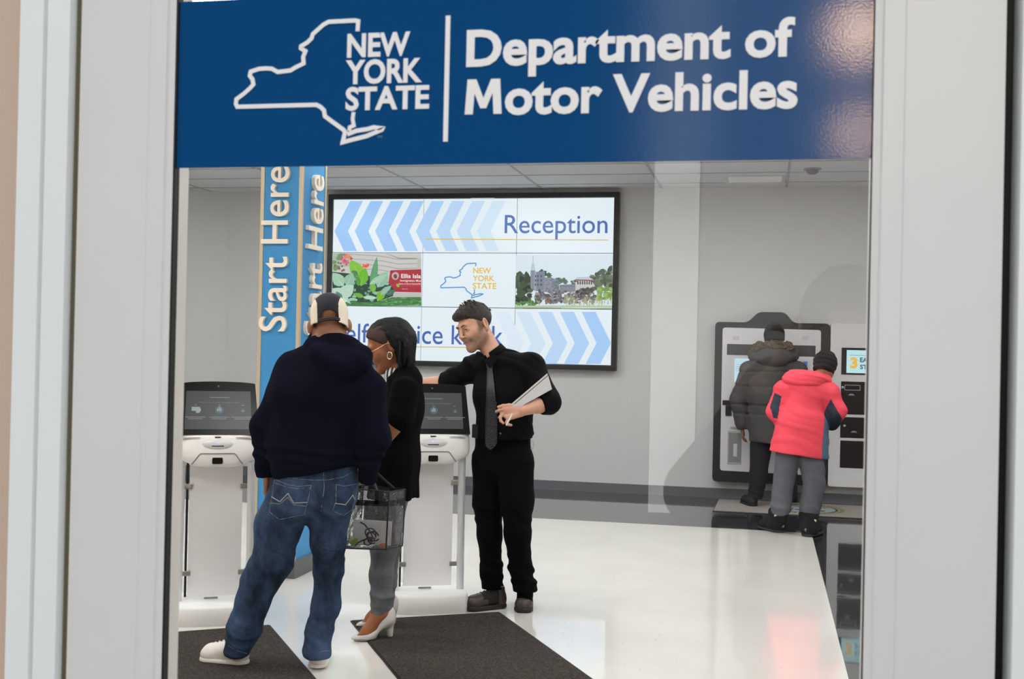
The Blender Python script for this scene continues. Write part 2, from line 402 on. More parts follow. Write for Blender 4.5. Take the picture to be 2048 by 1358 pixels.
b = MB(); q = S(754, 276); put_text(b, 'TM', (q[0], SY, q[1]), X3, Z3, .0055, .0025, DPT); b.build('lettering', mat('trademark letters', (110, 150, 190), .5), sign)

# wall lamps of the entrance, mirrored as two soft spots in the right end of the sign
m_bulb = mat('warm lamp glass', (255, 240, 220), .4, emit=(255, 214, 172), strength=62)
def entrance_lamp(px, py, dist, r, label):
    d = ray(px, py); h = CAM + d * (SY / d[1]); d2 = np.array([d[0], -d[1], d[2]]); c = h + d2 / np.linalg.norm(d2) * dist
    t = thing('canopy_lamp', label, 'lamp', c, 0, 'entrance canopy lamps')
    m = MB(); lathe(m, [(0, r), (r * .5, r * .87), (r * .87, r * .5), (r, 0), (r * .87, -r * .5), (r * .5, -r * .87), (0, -r)], c, 20); m.build('globe', m_bulb, t)
    m = MB(); m.tube([c + [0, 0, r * .95], [c[0], c[1], 3.0]], .012); m.build('pendant_rod', m_black, t)
entrance_lamp(1722, 62, 2.6, .07, 'upper warm globe lamp hanging outside the entrance')
entrance_lamp(1722, 268, 3.1, .055, 'lower warm globe lamp hanging outside the entrance')

# ================================================================== BACK WALL: the video wall
def Wp(px, py, Y=YB): q = P(px, py, Y); return q[0], q[2]
TVY = YB - .085                                        # face of the displays
def z8(x, y): return Wp(640 + x * .30273, 370 + y * .30273, TVY)
tx0, tz1 = z8(90, 95); tx1, _ = z8(1945, 92); _, tz0 = z8(1922, 1193)
tv = thing('video_wall', 'large black framed video wall of nine screens reading Reception on the back wall', 'video wall', ((tx0 + tx1) / 2, YB, tz0))
TW, TH = tx1 - tx0, tz1 - tz0
b = MB(); bz = .052
b.bx(tx0 - bz, tx1 + bz, TVY - .02, YB - .001, tz1, tz1 + bz, .006); b.bx(tx0 - bz, tx1 + bz, TVY - .02, YB - .001, tz0 - bz, tz0, .006)
b.bx(tx0 - bz, tx0, TVY - .02, YB - .001, tz0 - .001, tz1 + .001, .004); b.bx(tx1, tx1 + bz, TVY - .02, YB - .001, tz0 - .001, tz1 + .001, .004)
b.build('outer_frame', mat('black bezel', (24, 23, 24), .4), tv)
m_scr = screen_mat('lit display white', (236, 247, 254), 1.0)
m_seam = mat('thin screen seam', (70, 88, 104), .4)
for i in range(3):
    for j in range(3):
        g = .0035; m = MB(); m.bx(tx0 + TW * i / 3 + g, tx0 + TW * (i + 1) / 3 - g, TVY, TVY + .05, tz0 + TH * j / 3 + g, tz0 + TH * (j + 1) / 3 - g); s_ = m.build('screen', m_scr, tv)
m = MB(); m.bx(tx0, tx1, TVY + .012, TVY + .06, tz0, tz1); m.build('seam_backing', m_seam, tv)
# what the displays show: thin lit layers just in front of them
TO = np.array([0, TVY, 0])
def lay(k): return TO + np.array([0, -.0006 * k, 0])
def q8(*pts): return [z8(*p) for p in pts]
BLUE, WHITE = (160, 203, 254), (236, 247, 254)
mats_c = [screen_mat('display blue %d' % k, [BLUE[i] * (1 - f) + WHITE[i] * f for i in range(3)]) for k, f in enumerate((0, .08, .16, .28, .42, .58, .74, .88))]
b = MB(); L0, L1 = 92, 1940
def clipx(poly, lo, hi):
    for sgn, lim in ((1, lo), (-1, hi)):
        out = []
        for a, c in zip(poly, poly[1:] + poly[:1]):
            ia, ic = sgn * (a[0] - lim) >= 0, sgn * (c[0] - lim) >= 0
            if ia: out.append(a)
            if ia != ic: t = (lim - a[0]) / (c[0] - a[0]); out.append((lim, a[1] + t * (c[1] - a[1])))
        poly = out
        if not poly: return []
    return poly
for k in range(-1, 8):                                  # chevrons pointing left, fading out to the right
    t0 = 230 + 134.5 * k; t1 = 230 + 134.5 * (k + 1) - 45
    poly = clipx([(t0, 305), (t0 + 104, 106), (t1 + 98, 106), (t1, 305), (t1 + 60, 437), (t0 + 63, 437)], L0, 1296)
    mi = min(max(k, 0), 7)
    if k == -1: mi = 0
    if len(poly) > 2 and k < 7:
        up = clipx([(t0, 305), (t0 + 104, 106), (t1 + 98, 106), (t1, 305)], L0, 1296); dn = clipx([(t0, 305), (t1, 305), (t1 + 60, 437), (t0 + 63, 437)], L0, 1296)
        for pl in (up, dn):
            if len(pl) > 2: b.flat(q8(*pl), lay(1), X3, Z3, mi)
for k in range(0, 6):                                   # chevrons pointing right, growing stronger to the right
    t1 = 1923 - 144 * k; t0 = t1 - 144 + 48
    for pl in ([(t0 - 98, 838), (t1 - 102, 838), (t1, 1045), (t0, 1045)], [(t0, 1045), (t1, 1045), (t1 - 72, 1182), (t0 - 72, 1182)]):
        pl = clipx(pl, 1000, L1 - 12)
        if len(pl) > 2: b.flat(q8(*pl), lay(1), X3, Z3, min(2 + k + (k > 2), 7))
b.build('chevron_graphic', mats_c, tv, normals=False)
m_word = screen_mat('display word blue', (70, 104, 184)); m_gold = screen_mat('display gold line', (226, 190, 92)); m_goldt = screen_mat('display gold letters', (238, 190, 62)); m_lb = screen_mat('display outline blue', (90, 150, 214))
def tv_text(txt, l, r, top, mt, off=0.0, k=2):
    (xa, za), (xb, _), (_, zt) = z8(*l), z8(*r), z8(*top); m = MB(); put_text(m, txt, (xa, TVY - .0006 * k, za), X3, Z3, xb - xa, zt - za, None, 0, off); return m.build('lettering', mt, tv, normals=False)
tv_text('Reception', (1219, 318), (1899, 319), (1219, 199), m_word, .004)
tv_text('Self-service kiosk', (100, 1036), (1210, 1036), (100, 914), m_word, .004)
b = MB(); b.flat(q8((690, 354), (1905, 361), (1905, 367), (690, 360)), lay(2), X3, Z3); b.flat(q8((120, 1060), (1130, 1072), (1130, 1078), (120, 1066)), lay(2), X3, Z3); b.build('gold_rule', m_gold, tv, normals=False)
def nm(x, y): return z8(795 + (x - 120) * .2224, 665 + (y - 760) * .2206)
b = MB(); ribbon(b, [nm(*q) for q in NY_A], .012, lay(2), X3, Z3); ribbon(b, [nm(*q) for q in NY_B], .011, lay(2), X3, Z3); b.build('state_outline', m_lb, tv, normals=False)
tv_text('NEW', (1012, 583), (1130, 583), (1012, 548), m_goldt, .016); tv_text('YORK', (1009, 634), (1152, 634), (1009, 598), m_goldt, .016); tv_text('STATE', (1009, 685), (1165, 686), (1009, 648), m_goldt, .016)

# picture of broad-leaved plants before a red board (left middle screen)
PCOL = {}
class Pic:
    def __init__(s, fn): s.fn = fn; s.b = MB(); s.m = []; s.k = 1.0
    def p(s, col, pts):
        m = screen_mat('picture tone %d %d %d' % tuple(col), col)
        if m not in s.m: s.m.append(m)
        s.k += .035; s.b.flat([s.fn(*q) for q in pts], lay(s.k), X3, Z3, s.m.index(m))
    def blob(s, col, x, y, rx, ry, n=11, j=.35, seed=None):
        r = random.Random(seed if seed is not None else int(x * 31 + y * 17)); s.p(col, [(x + rx * (1 + r.uniform(-j, j)) * math.cos(2 * PI * a / n), y + ry * (1 + r.uniform(-j, j)) * math.sin(2 * PI * a / n)) for a in range(n)])
    def leaf(s, col, x0, y0, x1, y1, w, rib=None):
        d = np.array([x1 - x0, y1 - y0], float); n = np.array([-d[1], d[0]]) / np.linalg.norm(d) * w; a = np.array([x0, y0], float)
        s.p(col, [tuple(a + d * t + n * q) for t, q in ((0, .1), (.2, .7), (.45, 1), (.7, .75), (.88, .35), (1, 0), (.86, -.4), (.65, -.8), (.4, -1), (.18, -.65))])
        s.p(rib or [min(255, c + 28) for c in col], [tuple(a + d * t + n * q) for t, q in ((.05, .07), (.92, 0), (.05, -.07))])
    def rect(s, col, x0, y0, x1, y1): s.p(col, [(x0, y0), (x1, y0), (x1, y1), (x0, y1)])
def za(x, y): x = min(max(x, 143), 1868); y = min(max(y, 160), 1183); return Wp(650 + x * .1031, 490 + y * .1031, TVY)
pic = Pic(za); pic.rect((206, 204, 200), 143, 160, 1868, 1183)
for i, y in enumerate((210, 300, 390, 480)):
    pic.p((168, 166, 166), [(480, y - 40), (1100, y), (1420, y + 60), (1800, y + 50), (1800, y + 66), (1420, y + 78), (1100, y + 16), (480, y - 26)])
pic.p((120, 120, 124), [(1180, 155), (1430, 250), (1800, 258), (1800, 268), (1430, 264), (1170, 160)])
pic.rect((190, 192, 186), 1790, 260, 1868, 480)
pic.rect((176, 190, 172), 143, 160, 480, 420)
pic.p((196, 194, 190), [(1240, 930), (1868, 925), (1868, 1020), (1240, 1000)])
pic.p((176, 40, 56), [(1270, 490), (1868, 470), (1868, 920), (1200, 905)])
pic.p((196, 58, 72), [(1240, 780), (1868, 778), (1868, 800), (1240, 800)])
pic.blob((196, 176, 176), 1365, 600, 70, 76, 14, .08); pic.blob((120, 60, 66), 1365, 610, 34, 46, 9, .2)
pic.p((70, 128, 74), [(143, 1040), (700, 1060), (1100, 1080), (1300, 1010), (1868, 1010), (1868, 1183), (143, 1183)])
rr = random.Random(3)
for i in range(46): x = rr.uniform(700, 1860); y = rr.uniform(1020, 1175); pic.blob(rr.choice([(96, 160, 92), (52, 104, 58), (84, 146, 80), (112, 178, 104)]), x, y, rr.uniform(25, 70), rr.uniform(8, 18), 8)
pic.p((40, 70, 58), [(143, 520), (560, 560), (1150, 640), (1340, 860), (1320, 990), (1000, 1110), (143, 1110)])
for i in range(60): pic.blob(rr.choice([(58, 104, 70), (36, 62, 54), (92, 140, 102), (126, 176, 140), (150, 196, 170)]), rr.uniform(150, 1250), rr.uniform(620, 1090), rr.uniform(20, 60), rr.uniform(16, 50), 7)
for x, y, s in ((180, 330, 40), (220, 440, 60), (300, 200, 50), (260, 260, 40)): pic.blob((104, 158, 96), x, y, s, s)
for i in range(26): pic.blob(rr.choice([(226, 84, 128), (236, 120, 150), (214, 70, 104), (198, 104, 112)]), rr.gauss(390, 50), rr.gauss(280, 60), rr.uniform(18, 42), rr.uniform(14, 34), 7)
for i in range(8): pic.blob(rr.choice([(244, 126, 84), (240, 150, 96)]), rr.gauss(440, 40), rr.gauss(200, 26), 26, 22, 7)
for i in range(10): pic.blob((150, 90, 96), rr.gauss(320, 60), rr.gauss(430, 40), 24, 22, 7)
for i in range(7): pic.blob(rr.choice([(240, 96, 60), (248, 120, 70), (228, 70, 60)]), rr.gauss(795, 28), rr.gauss(420, 26), 26, 24, 7)
G1, G2, G3, G4, G5 = (132, 196, 60), (166, 206, 178), (96, 160, 112), (150, 192, 170), (188, 220, 198)
pic.leaf(G3, 900, 900, 1010, 230, 72); pic.leaf(G4, 1010, 820, 1210, 520, 120); pic.leaf(G1, 700, 640, 500, 290, 130); pic.leaf((110, 184, 44), 690, 800, 790, 440, 110)
pic.leaf((78, 134, 76), 640, 600, 520, 500, 60); pic.leaf(G2, 360, 800, 150, 540, 120); pic.leaf(G4, 420, 800, 540, 540, 110); pic.leaf(G5, 300, 1000, 560, 780, 130); pic.leaf(G5, 440, 1110, 150, 840, 160); pic.leaf((84, 136, 128), 330, 1080, 220, 900, 60)
pic.leaf(G2, 420, 1100, 640, 1060, 60); pic.leaf((118, 186, 76), 940, 930, 920, 700, 66); pic.leaf((84, 150, 60), 650, 800, 640, 600, 50); pic.leaf((124, 184, 54), 1010, 1090, 1180, 840, 80); pic.leaf(G4, 1080, 960, 1290, 790, 60); pic.leaf((70, 116, 96), 1190, 960, 1370, 880, 56)
pic.leaf(G5, 1010, 1030, 730, 1010, 40); pic.leaf((108, 178, 62), 760, 1010, 540, 940, 46); pic.leaf((64, 120, 68), 690, 1180, 480, 1090, 60); pic.leaf(G2, 860, 760, 1230, 560, 60); pic.leaf(G1, 1440, 820, 1390, 750, 30)
pic.b.build('garden_picture', pic.m, tv, normals=False)
m_wl = screen_mat('picture letters white', (244, 236, 236))
b = MB()
def lettr(txt, x0, x1, y, h, off):
    (xa, zb), (xb, _) = za(x0, y), za(x1, y); _, zt = za(x0, y - h); put_text(b, txt, (xa, TVY - .0006 * (pic.k + .6), zb), X3, Z3, xb - xa, zt - zb, None, 0, off)
lettr('Ellis Isla', 1480, 1862, 640, 76, .022); lettr('Immigration Mus', 1462, 1862, 708, 36, .02); lettr('Statue of Liberty National Mo', 1432, 1862, 764, 26, .015); lettr('1892-1954', 1498, 1610, 862, 16, .0)
b.build('lettering', m_wl, tv, normals=False)

# picture of a stone castle by a pond (right middle screen)
def zb_(x, y): x = min(max(x, 105), 1908); y = min(max(y, 186), 1192); return Wp(1020 + x * .10742, 490 + y * .10742, TVY)
pic = Pic(zb_); pic.rect((222, 236, 246), 105, 186, 1908, 1192)
rr = random.Random(11)
def trees(cols, x0, x1, top, bot, n, s):
    for i in range(n):
        x = rr.uniform(x0, x1); y0 = top(x); pic.blob(rr.choice(cols), x, rr.uniform(y0, bot), s * rr.uniform(.5, 1.1), s * rr.uniform(.45, .9), 9)
DK = [(50, 66, 52), (64, 84, 60), (40, 52, 46), (78, 100, 72)]
trees(DK, 120, 400, lambda x: 500 + abs(x - 250) * .5, 1050, 60, 70)
trees(DK, 560, 730, lambda x: 470 + abs(x - 620) * .4, 620, 16, 46)
trees([(80, 108, 90), (96, 122, 104)], 860, 1060, lambda x: 580 + abs(x - 950) * .8, 720, 18, 40)
trees([(104, 118, 96), (86, 98, 82), (120, 138, 104), (70, 78, 70)], 1500, 1900, lambda x: 620 - (x - 1480) * .6 if x < 1850 else 400, 820, 70, 62)
trees([(90, 110, 84)], 1140, 1240, lambda x: 660, 740, 8, 34)
pic.p((136, 146, 158), [(384, 470), (470, 470), (480, 860), (384, 800)]); pic.p((196, 206, 214), [(392, 462), (400, 370), (428, 300), (456, 370), (468, 462)]); pic.rect((170, 180, 188), 424, 205, 436, 310)
pic.p((128, 136, 152), [(470, 500), (650, 490), (640, 850), (480, 860)]); pic.p((160, 166, 178), [(456, 500), (490, 500), (490, 850), (450, 850)])
for x in (466, 510, 570, 575): 
    for y in (560, 640, 720): pic.rect((74, 82, 96), x, y, x + 22, y + 40)
pic.p((142, 146, 158), [(640, 600), (780, 610), (900, 650), (930, 880), (620, 880)]); pic.p((120, 126, 138), [(780, 610), (830, 680), (860, 660), (900, 650), (925, 880), (790, 880)])
for i in range(40): pic.rect(rr.choice([(112, 118, 130), (158, 162, 172), (96, 102, 114)]), *(lambda x, y: (x, y, x + rr.uniform(10, 26), y + rr.uniform(8, 20)))(rr.uniform(640, 890), rr.uniform(640, 860)))
pic.p((132, 140, 152), [(920, 740), (1230, 730), (1230, 870), (930, 880)]); pic.rect((110, 116, 126), 930, 760, 1230, 772)
pic.p((208, 204, 202), [(1220, 690), (1540, 690), (1590, 770), (1220, 860)]); 
for x in range(1255, 1530, 42): pic.rect((74, 76, 80), x, 668, x + 24, 735)
pic.p((196, 206, 220), [(1220, 640), (1250, 600), (1470, 592), (1560, 650)]); pic.p((160, 84, 84), [(1220, 640), (1560, 650), (1540, 672), (1230, 664)])
STN = [(124, 120, 126), (104, 102, 108), (146, 140, 144), (88, 84, 88), (160, 148, 144)]
trees(STN, 480, 1560, lambda x: 860, 1080, 150, 44); trees([(86, 78, 80), (66, 62, 66), (112, 104, 104)], 1250, 1590, lambda x: 810, 960, 40, 40)
trees([(136, 170, 90), (118, 152, 80), (158, 186, 110)], 1620, 1900, lambda x: 800, 1010, 46, 50)
trees([(84, 132, 66), (70, 112, 60), (110, 150, 80)], 120, 500, lambda x: 1060, 1130, 24, 40)
for i in range(110):
    x = rr.uniform(1000, 1890); y = rr.uniform(1000, 1150); h = rr.uniform(60, 150); pic.p(rr.choice([(168, 186, 126), (196, 188, 132), (140, 166, 104), (204, 196, 150)]), [(x, y), (x + 12, y), (x + 4, y - h)])
for i in range(10): x = rr.uniform(670, 740); pic.p((156, 118, 88), [(x, 1090), (x + 12, 1090), (x + 4, 950)])
pic.rect((190, 206, 168), 105, 1128, 1908, 1164); pic.p((150, 168, 140), [(105, 1160), (700, 1166), (1400, 1180), (1908, 1172), (1908, 1192), (105, 1192)]); pic.p((112, 122, 116), [(250, 1176), (960, 1174), (960, 1190), (250, 1190)])
pic.b.build('castle_picture', pic.m, tv, normals=False)
b = MB(); q0, q1 = z8(1000, 88), z8(1155, 94); b.bx(q0[0], q1[0], TVY - .0215, TVY - .0195, q1[1], q0[1]); b.build('status_strip', screen_mat('status strip glow', (220, 228, 236), .8), tv)

# ================================================================== BACK WALL: the two machines on the right
m_mgrey = mat('machine frame charcoal', (29, 30, 33), .45); m_mwhite = mat('machine white panel', (214, 213, 214), .4); m_mslot = mat('machine dark trim', (58, 61, 66), .4); m_mblk = mat('machine black panel', (14, 14, 16), .3); m_msil = mat('machine silver tray', (176, 178, 180), .35, .3)
def z5(x, y, Y=YB): return Wp(1400 + x * .36810, 600 + y * .36810, Y)
MY = YB - .13
def zm(x, y): return z5(x, y, MY)
def rpoly(pts, r, n=5):
    out = []
    for i, p in enumerate(pts):
        p = np.array(p); a = np.array(pts[i - 1]) - p; c = np.array(pts[(i + 1) % len(pts)]) - p
        rr_ = min(r, np.linalg.norm(a) * .45, np.linalg.norm(c) * .45); a = a / np.linalg.norm(a) * rr_; c = c / np.linalg.norm(c) * rr_
        for k in range(n + 1):
            t = k / n; out.append(tuple(p + a * (1 - t) ** 2 + c * t ** 2))
    return out
ax0, az0 = zm(66, 985); ax1, az1 = zm(702, 125); ax1 = zm(698, 600)[0]; atop = zm(400, 66)[1]; az1 = zm(100, 119)[1]
bl, br_ = zm(262, 0)[0], zm(512, 0)[0]; tl, tr = zm(318, 66)[0], zm(462, 66)[0]
k1 = thing('license_plate_kiosk', 'wall machine in a dark frame with a raised top, behind the grey coated person', 'self-service machine', ((ax0 + ax1) / 2, YB, az0))
out = rpoly([(ax0, az0), (ax1, az0), (ax1, az1), (br_, az1), (tr, atop), (tl, atop), (bl, az1), (ax0, az1)], .045)
b = MB(); b.prism(out, (0, MY, 0), X3, Z3, (0, .129, 0)); b.build('outer_frame', m_mgrey, k1)
ix0, iz0 = zm(108, 925); ix1, iz1 = zm(658, 158)
b = MB(); b.prism(rpoly([(ix0, iz0), (ix1, iz0 - .012), (ix1, iz1 - .01), (ix0, iz1)], .03), (0, MY - .008, 0), X3, Z3, (0, .02, 0)); b.build('front_panel', m_mwhite, k1)
def mbox(name, x0, y0, x1, y1, d, m, parent, bev=.003):
    xa, zb = zm(x0, y1); xb, zt = zm(x1, y0); q = MB(); q.bx(xa, xb, MY - .008 - d, MY - .004, zb, zt, bev); return q.build(name, m, parent)
mbox('header_strip', 146, 248, 628, 298, .004, m_mslot, k1); 
s_ = mbox('display', 186, 325, 500, 445, .004, screen_mat('machine display', (196, 226, 240), .95), k1)
mbox('display', 560, 334, 584, 358, .005, screen_mat('machine indicator blue', (60, 96, 190), .9), k1)
xa, zb = zm(192, 350); b = MB()
for i in range(4): b.bx(xa + .004, xa + .20, MY - .0145, MY - .0125, zb - .02 * i - .004, zb - .02 * i)
b.build('display_lines', screen_mat('machine display lines', (150, 190, 214), .8), k1)
sl = mbox('card_slot', 122, 545, 172, 570, .012, m_mblk, k1); mbox('receipt_slot', 138, 572, 172, 628, .012, m_mblk, k1); mbox('slot_lip', 166, 688, 212, 694, .02, m_msil, k1)
tr_ = mbox('coin_tray', 148, 712, 226, 890, .006, m_msil, k1); mbox('tray_recess', 154, 722, 222, 880, .008, mat('tray recess', (138, 140, 142), .4), k1); mbox('tray_bulb', 180, 780, 205, 850, .014, mat('tray window', (206, 208, 208), .25), k1, .008)
for x in (178, 555): mbox('logo_mark', x, 196, x + 36, 218, .001, mat('faint machine mark', (196, 195, 196), .4), k1, 0)
k2x0, k2z0 = zm(694, 1012); k2z1 = zm(720, 127)[1]; k2x1 = k2x0 + .98
k2 = thing('plate_dispenser', 'white wall cabinet with screen reading 3 easy steps and black compartments', 'self-service machine', (k2x0 + .5, YB, k2z0))
b = MB(); b.prism(rpoly([(k2x0, k2z0), (k2x1, k2z0), (k2x1, k2z1), (k2x0, k2z1)], .03), (0, MY, 0), X3, Z3, (0, .129, 0)); b.build('cabinet', m_mwhite, k2)
def z6(x, y): return (1640 + x * .30928 - 1400) / .3681, (640 + y * .30928 - 600) / .3681
def kbox(name, x0, y0, w, y1, d, m, bev=.004):
    xa, zb = zm(*z6(x0, y1)); _, zt = zm(*z6(x0, y0)); q = MB(); q.bx(xa, xa + w, MY - d, MY + .004, zb, zt, bev); return q.build(name, m, k2)
kbox('screen_bezel', 137, 178, .54, 352, .006, m_mblk); kbox('display', 170, 194, .44, 342, .008, screen_mat('cabinet display', (196, 238, 244), .95), 0)
xa, zb = zm(*z6(194, 308)); zt = zm(*z6(194, 246))[1]
b = MB(); put_text(b, '3', (xa, MY - .0095, zb), X3, Z3, .068, zt - zb, None, 0, .05); b.build('lettering', screen_mat('cabinet number gold', (240, 190, 70)), k2, normals=False)
b = MB()
for txt, y0, y1, w in (('EASY', 244, 272, .13), ('STEPS', 290, 316, .155)):
    xa, zb = zm(*z6(258, y1)); zt = zm(*z6(258, y0))[1]; put_text(b, txt, (xa, MY - .0095, zb), X3, Z3, w, zt - zb, None, 0, .03)
xa, zb = zm(*z6(192, 228)); b.flat([(xa, zb), (xa + .34, zb), (xa + .34, zb + .003), (xa, zb + .003)], (0, MY - .0095, 0), X3, Z3); b.build('lettering', screen_mat('cabinet word slate', (52, 74, 92)), k2, normals=False)
kbox('compartment', 132, 396, .56, 608, .006, m_mblk); kbox('compartment', 130, 626, .56, 760, .006, m_mblk); kbox('compartment', 128, 778, .56, 954, .006, m_mblk)
xa, zb = zm(*z6(160, 452)); zt = zm(*z6(160, 420))[1]; b = MB(); w = .14; ribbon(b, [(xa, zb), (xa + w, zb), (xa + w, zt), (xa, zt)], .005, (0, MY - .0068, 0), X3, Z3, closed=True); b.build('slot_outline', mat('slot outline grey', (168, 168, 168), .4), k2, normals=False)
for y in (482, 722):
    xa, zb = zm(*z6(182 if y < 600 else 198, y + 5)); b = MB(); b.flat([(xa, zb), (xa + .06, zb), (xa + .045, zb + .016), (xa + .015, zb + .016)], (0, MY - .0068, 0), X3, Z3); b.build('icon', mat('icon grey', (150, 150, 150), .4), k2, normals=False)
for x, y in ((147, 436), (158, 684)):
    xa, zb = zm(*z6(x, y)); b = MB(); lathe(b, [(0, .012), (.012, .010), (.016, 0)], (xa, MY - .006, zb), 16, 0, (0, -1, 0)); b.build('lock', mat('lock chrome', (190, 190, 190), .25, .8), k2)

# ================================================================== the blue column
CX, CY = -2.800, 6.62                                   # its near right corner
cx0 = P(514, 700, CY)[0] ; CW = CX - cx0; CD = .40
m_cblue = mat('column blue panel', (58, 144, 202), .5); m_tan = mat('brushed champagne metal', (206, 188, 160), .35, .35); m_cream = mat('raised letters cream', (244, 232, 214), .45)
col = thing('sign_column', 'square blue column with raised Start Here letters beside the left kiosk', 'column', (CX - CW / 2, CY + CD / 2, 0))
b = MB(); b.bx(CX - CW + .02, CX - .02, CY + .006, CY + CD - .006, .10, CEIL + .01); b.bx(CX - CW + .006, CX - .006, CY + .02, CY + CD - .02, .10, CEIL + .01); b.build('panel', m_cblue, col)
for xx, yy in ((CX - CW, CY), (CX - .024, CY), (CX - CW, CY + CD - .024), (CX - .024, CY + CD - .024)):
    b = MB(); b.bx(xx, xx + .024, yy, yy + .024, .10, CEIL + .01, .003); b.build('corner_trim', m_tan, col)
b = MB(); b.bx(CX - CW - .008, CX + .008, CY - .008, CY + CD + .008, 0, .108, .003); b.build('base', mat('column base grey', (96, 98, 100), .45), col)
za_, zt_ = P(560, 663, CY)[2], P(560, 333, CY)[2]; hx = P(577, 500, CY)[0] - P(525, 500, CY)[0]
b = MB(); put_text(b, 'Start Here', (P(575, 560, CY)[0], CY + .006, za_), (0, 0, 1), (-1, 0, 0), zt_ - za_, hx, (0, -.024, 0), 0, .008); b.build('lettering', m_cream, col)
b = MB(); put_text(b, 'Start Here', (CX - .006, CY + CD * .76, za_ - .02), (0, 0, 1), (0, -1, 0), zt_ - za_, CD * .57, (.024, 0, 0), 0, .008); b.build('lettering', m_cream, col)

# ================================================================== self-service kiosks
m_shell = mat('kiosk white shell', (234, 232, 229), .38); m_kpost = mat('kiosk light post', (222, 226, 230), .3, .2); m_kpanel = mat('kiosk grey panel', (236, 236, 238), .32)
m_kbase = mat('kiosk base grey', (234, 234, 233), .5); m_kblk = mat('kiosk black bezel', (11, 11, 12), .2, spec=.22); m_groove = mat('kiosk groove grey', (128, 130, 132), .5); m_clip = mat('kiosk metal clip', (168, 166, 160), .3, .6)
m_kscr = screen_mat('kiosk dimmed display', (58, 61, 61), 1.0); m_ktxt = screen_mat('kiosk display words', (118, 121, 122), 1.0); m_kic = screen_mat('kiosk icon pale', (146, 160, 164), 1.0); m_kic2 = screen_mat('kiosk icon blue', (74, 90, 102), 1.0)
def loft(mb, secs, n=28, mi=0, p=4.0):
    """rounded-rectangle sections (z, half width, y front, y back), capped"""
    v = []
    for z, hw, yf, yb in secs:
        for a in np.linspace(0, 2 * PI, n, endpoint=False):
            ca, sa = math.cos(a), math.sin(a); k = (abs(ca) ** p + abs(sa) ** p) ** (-1 / p)
            v.append((ca * k * hw, (yf + yb) / 2 + sa * k * (yb - yf) / 2, z))
    f = []
    for i in range(len(secs) - 1):
        for j in range(n): f.append((i * n + j, i * n + (j + 1) % n, (i + 1) * n + (j + 1) % n, (i + 1) * n + j))
    f += [tuple(range(n))[::-1], tuple(range((len(secs) - 1) * n, len(secs) * n))]
    mb.add(v, f, mi, True); return mb
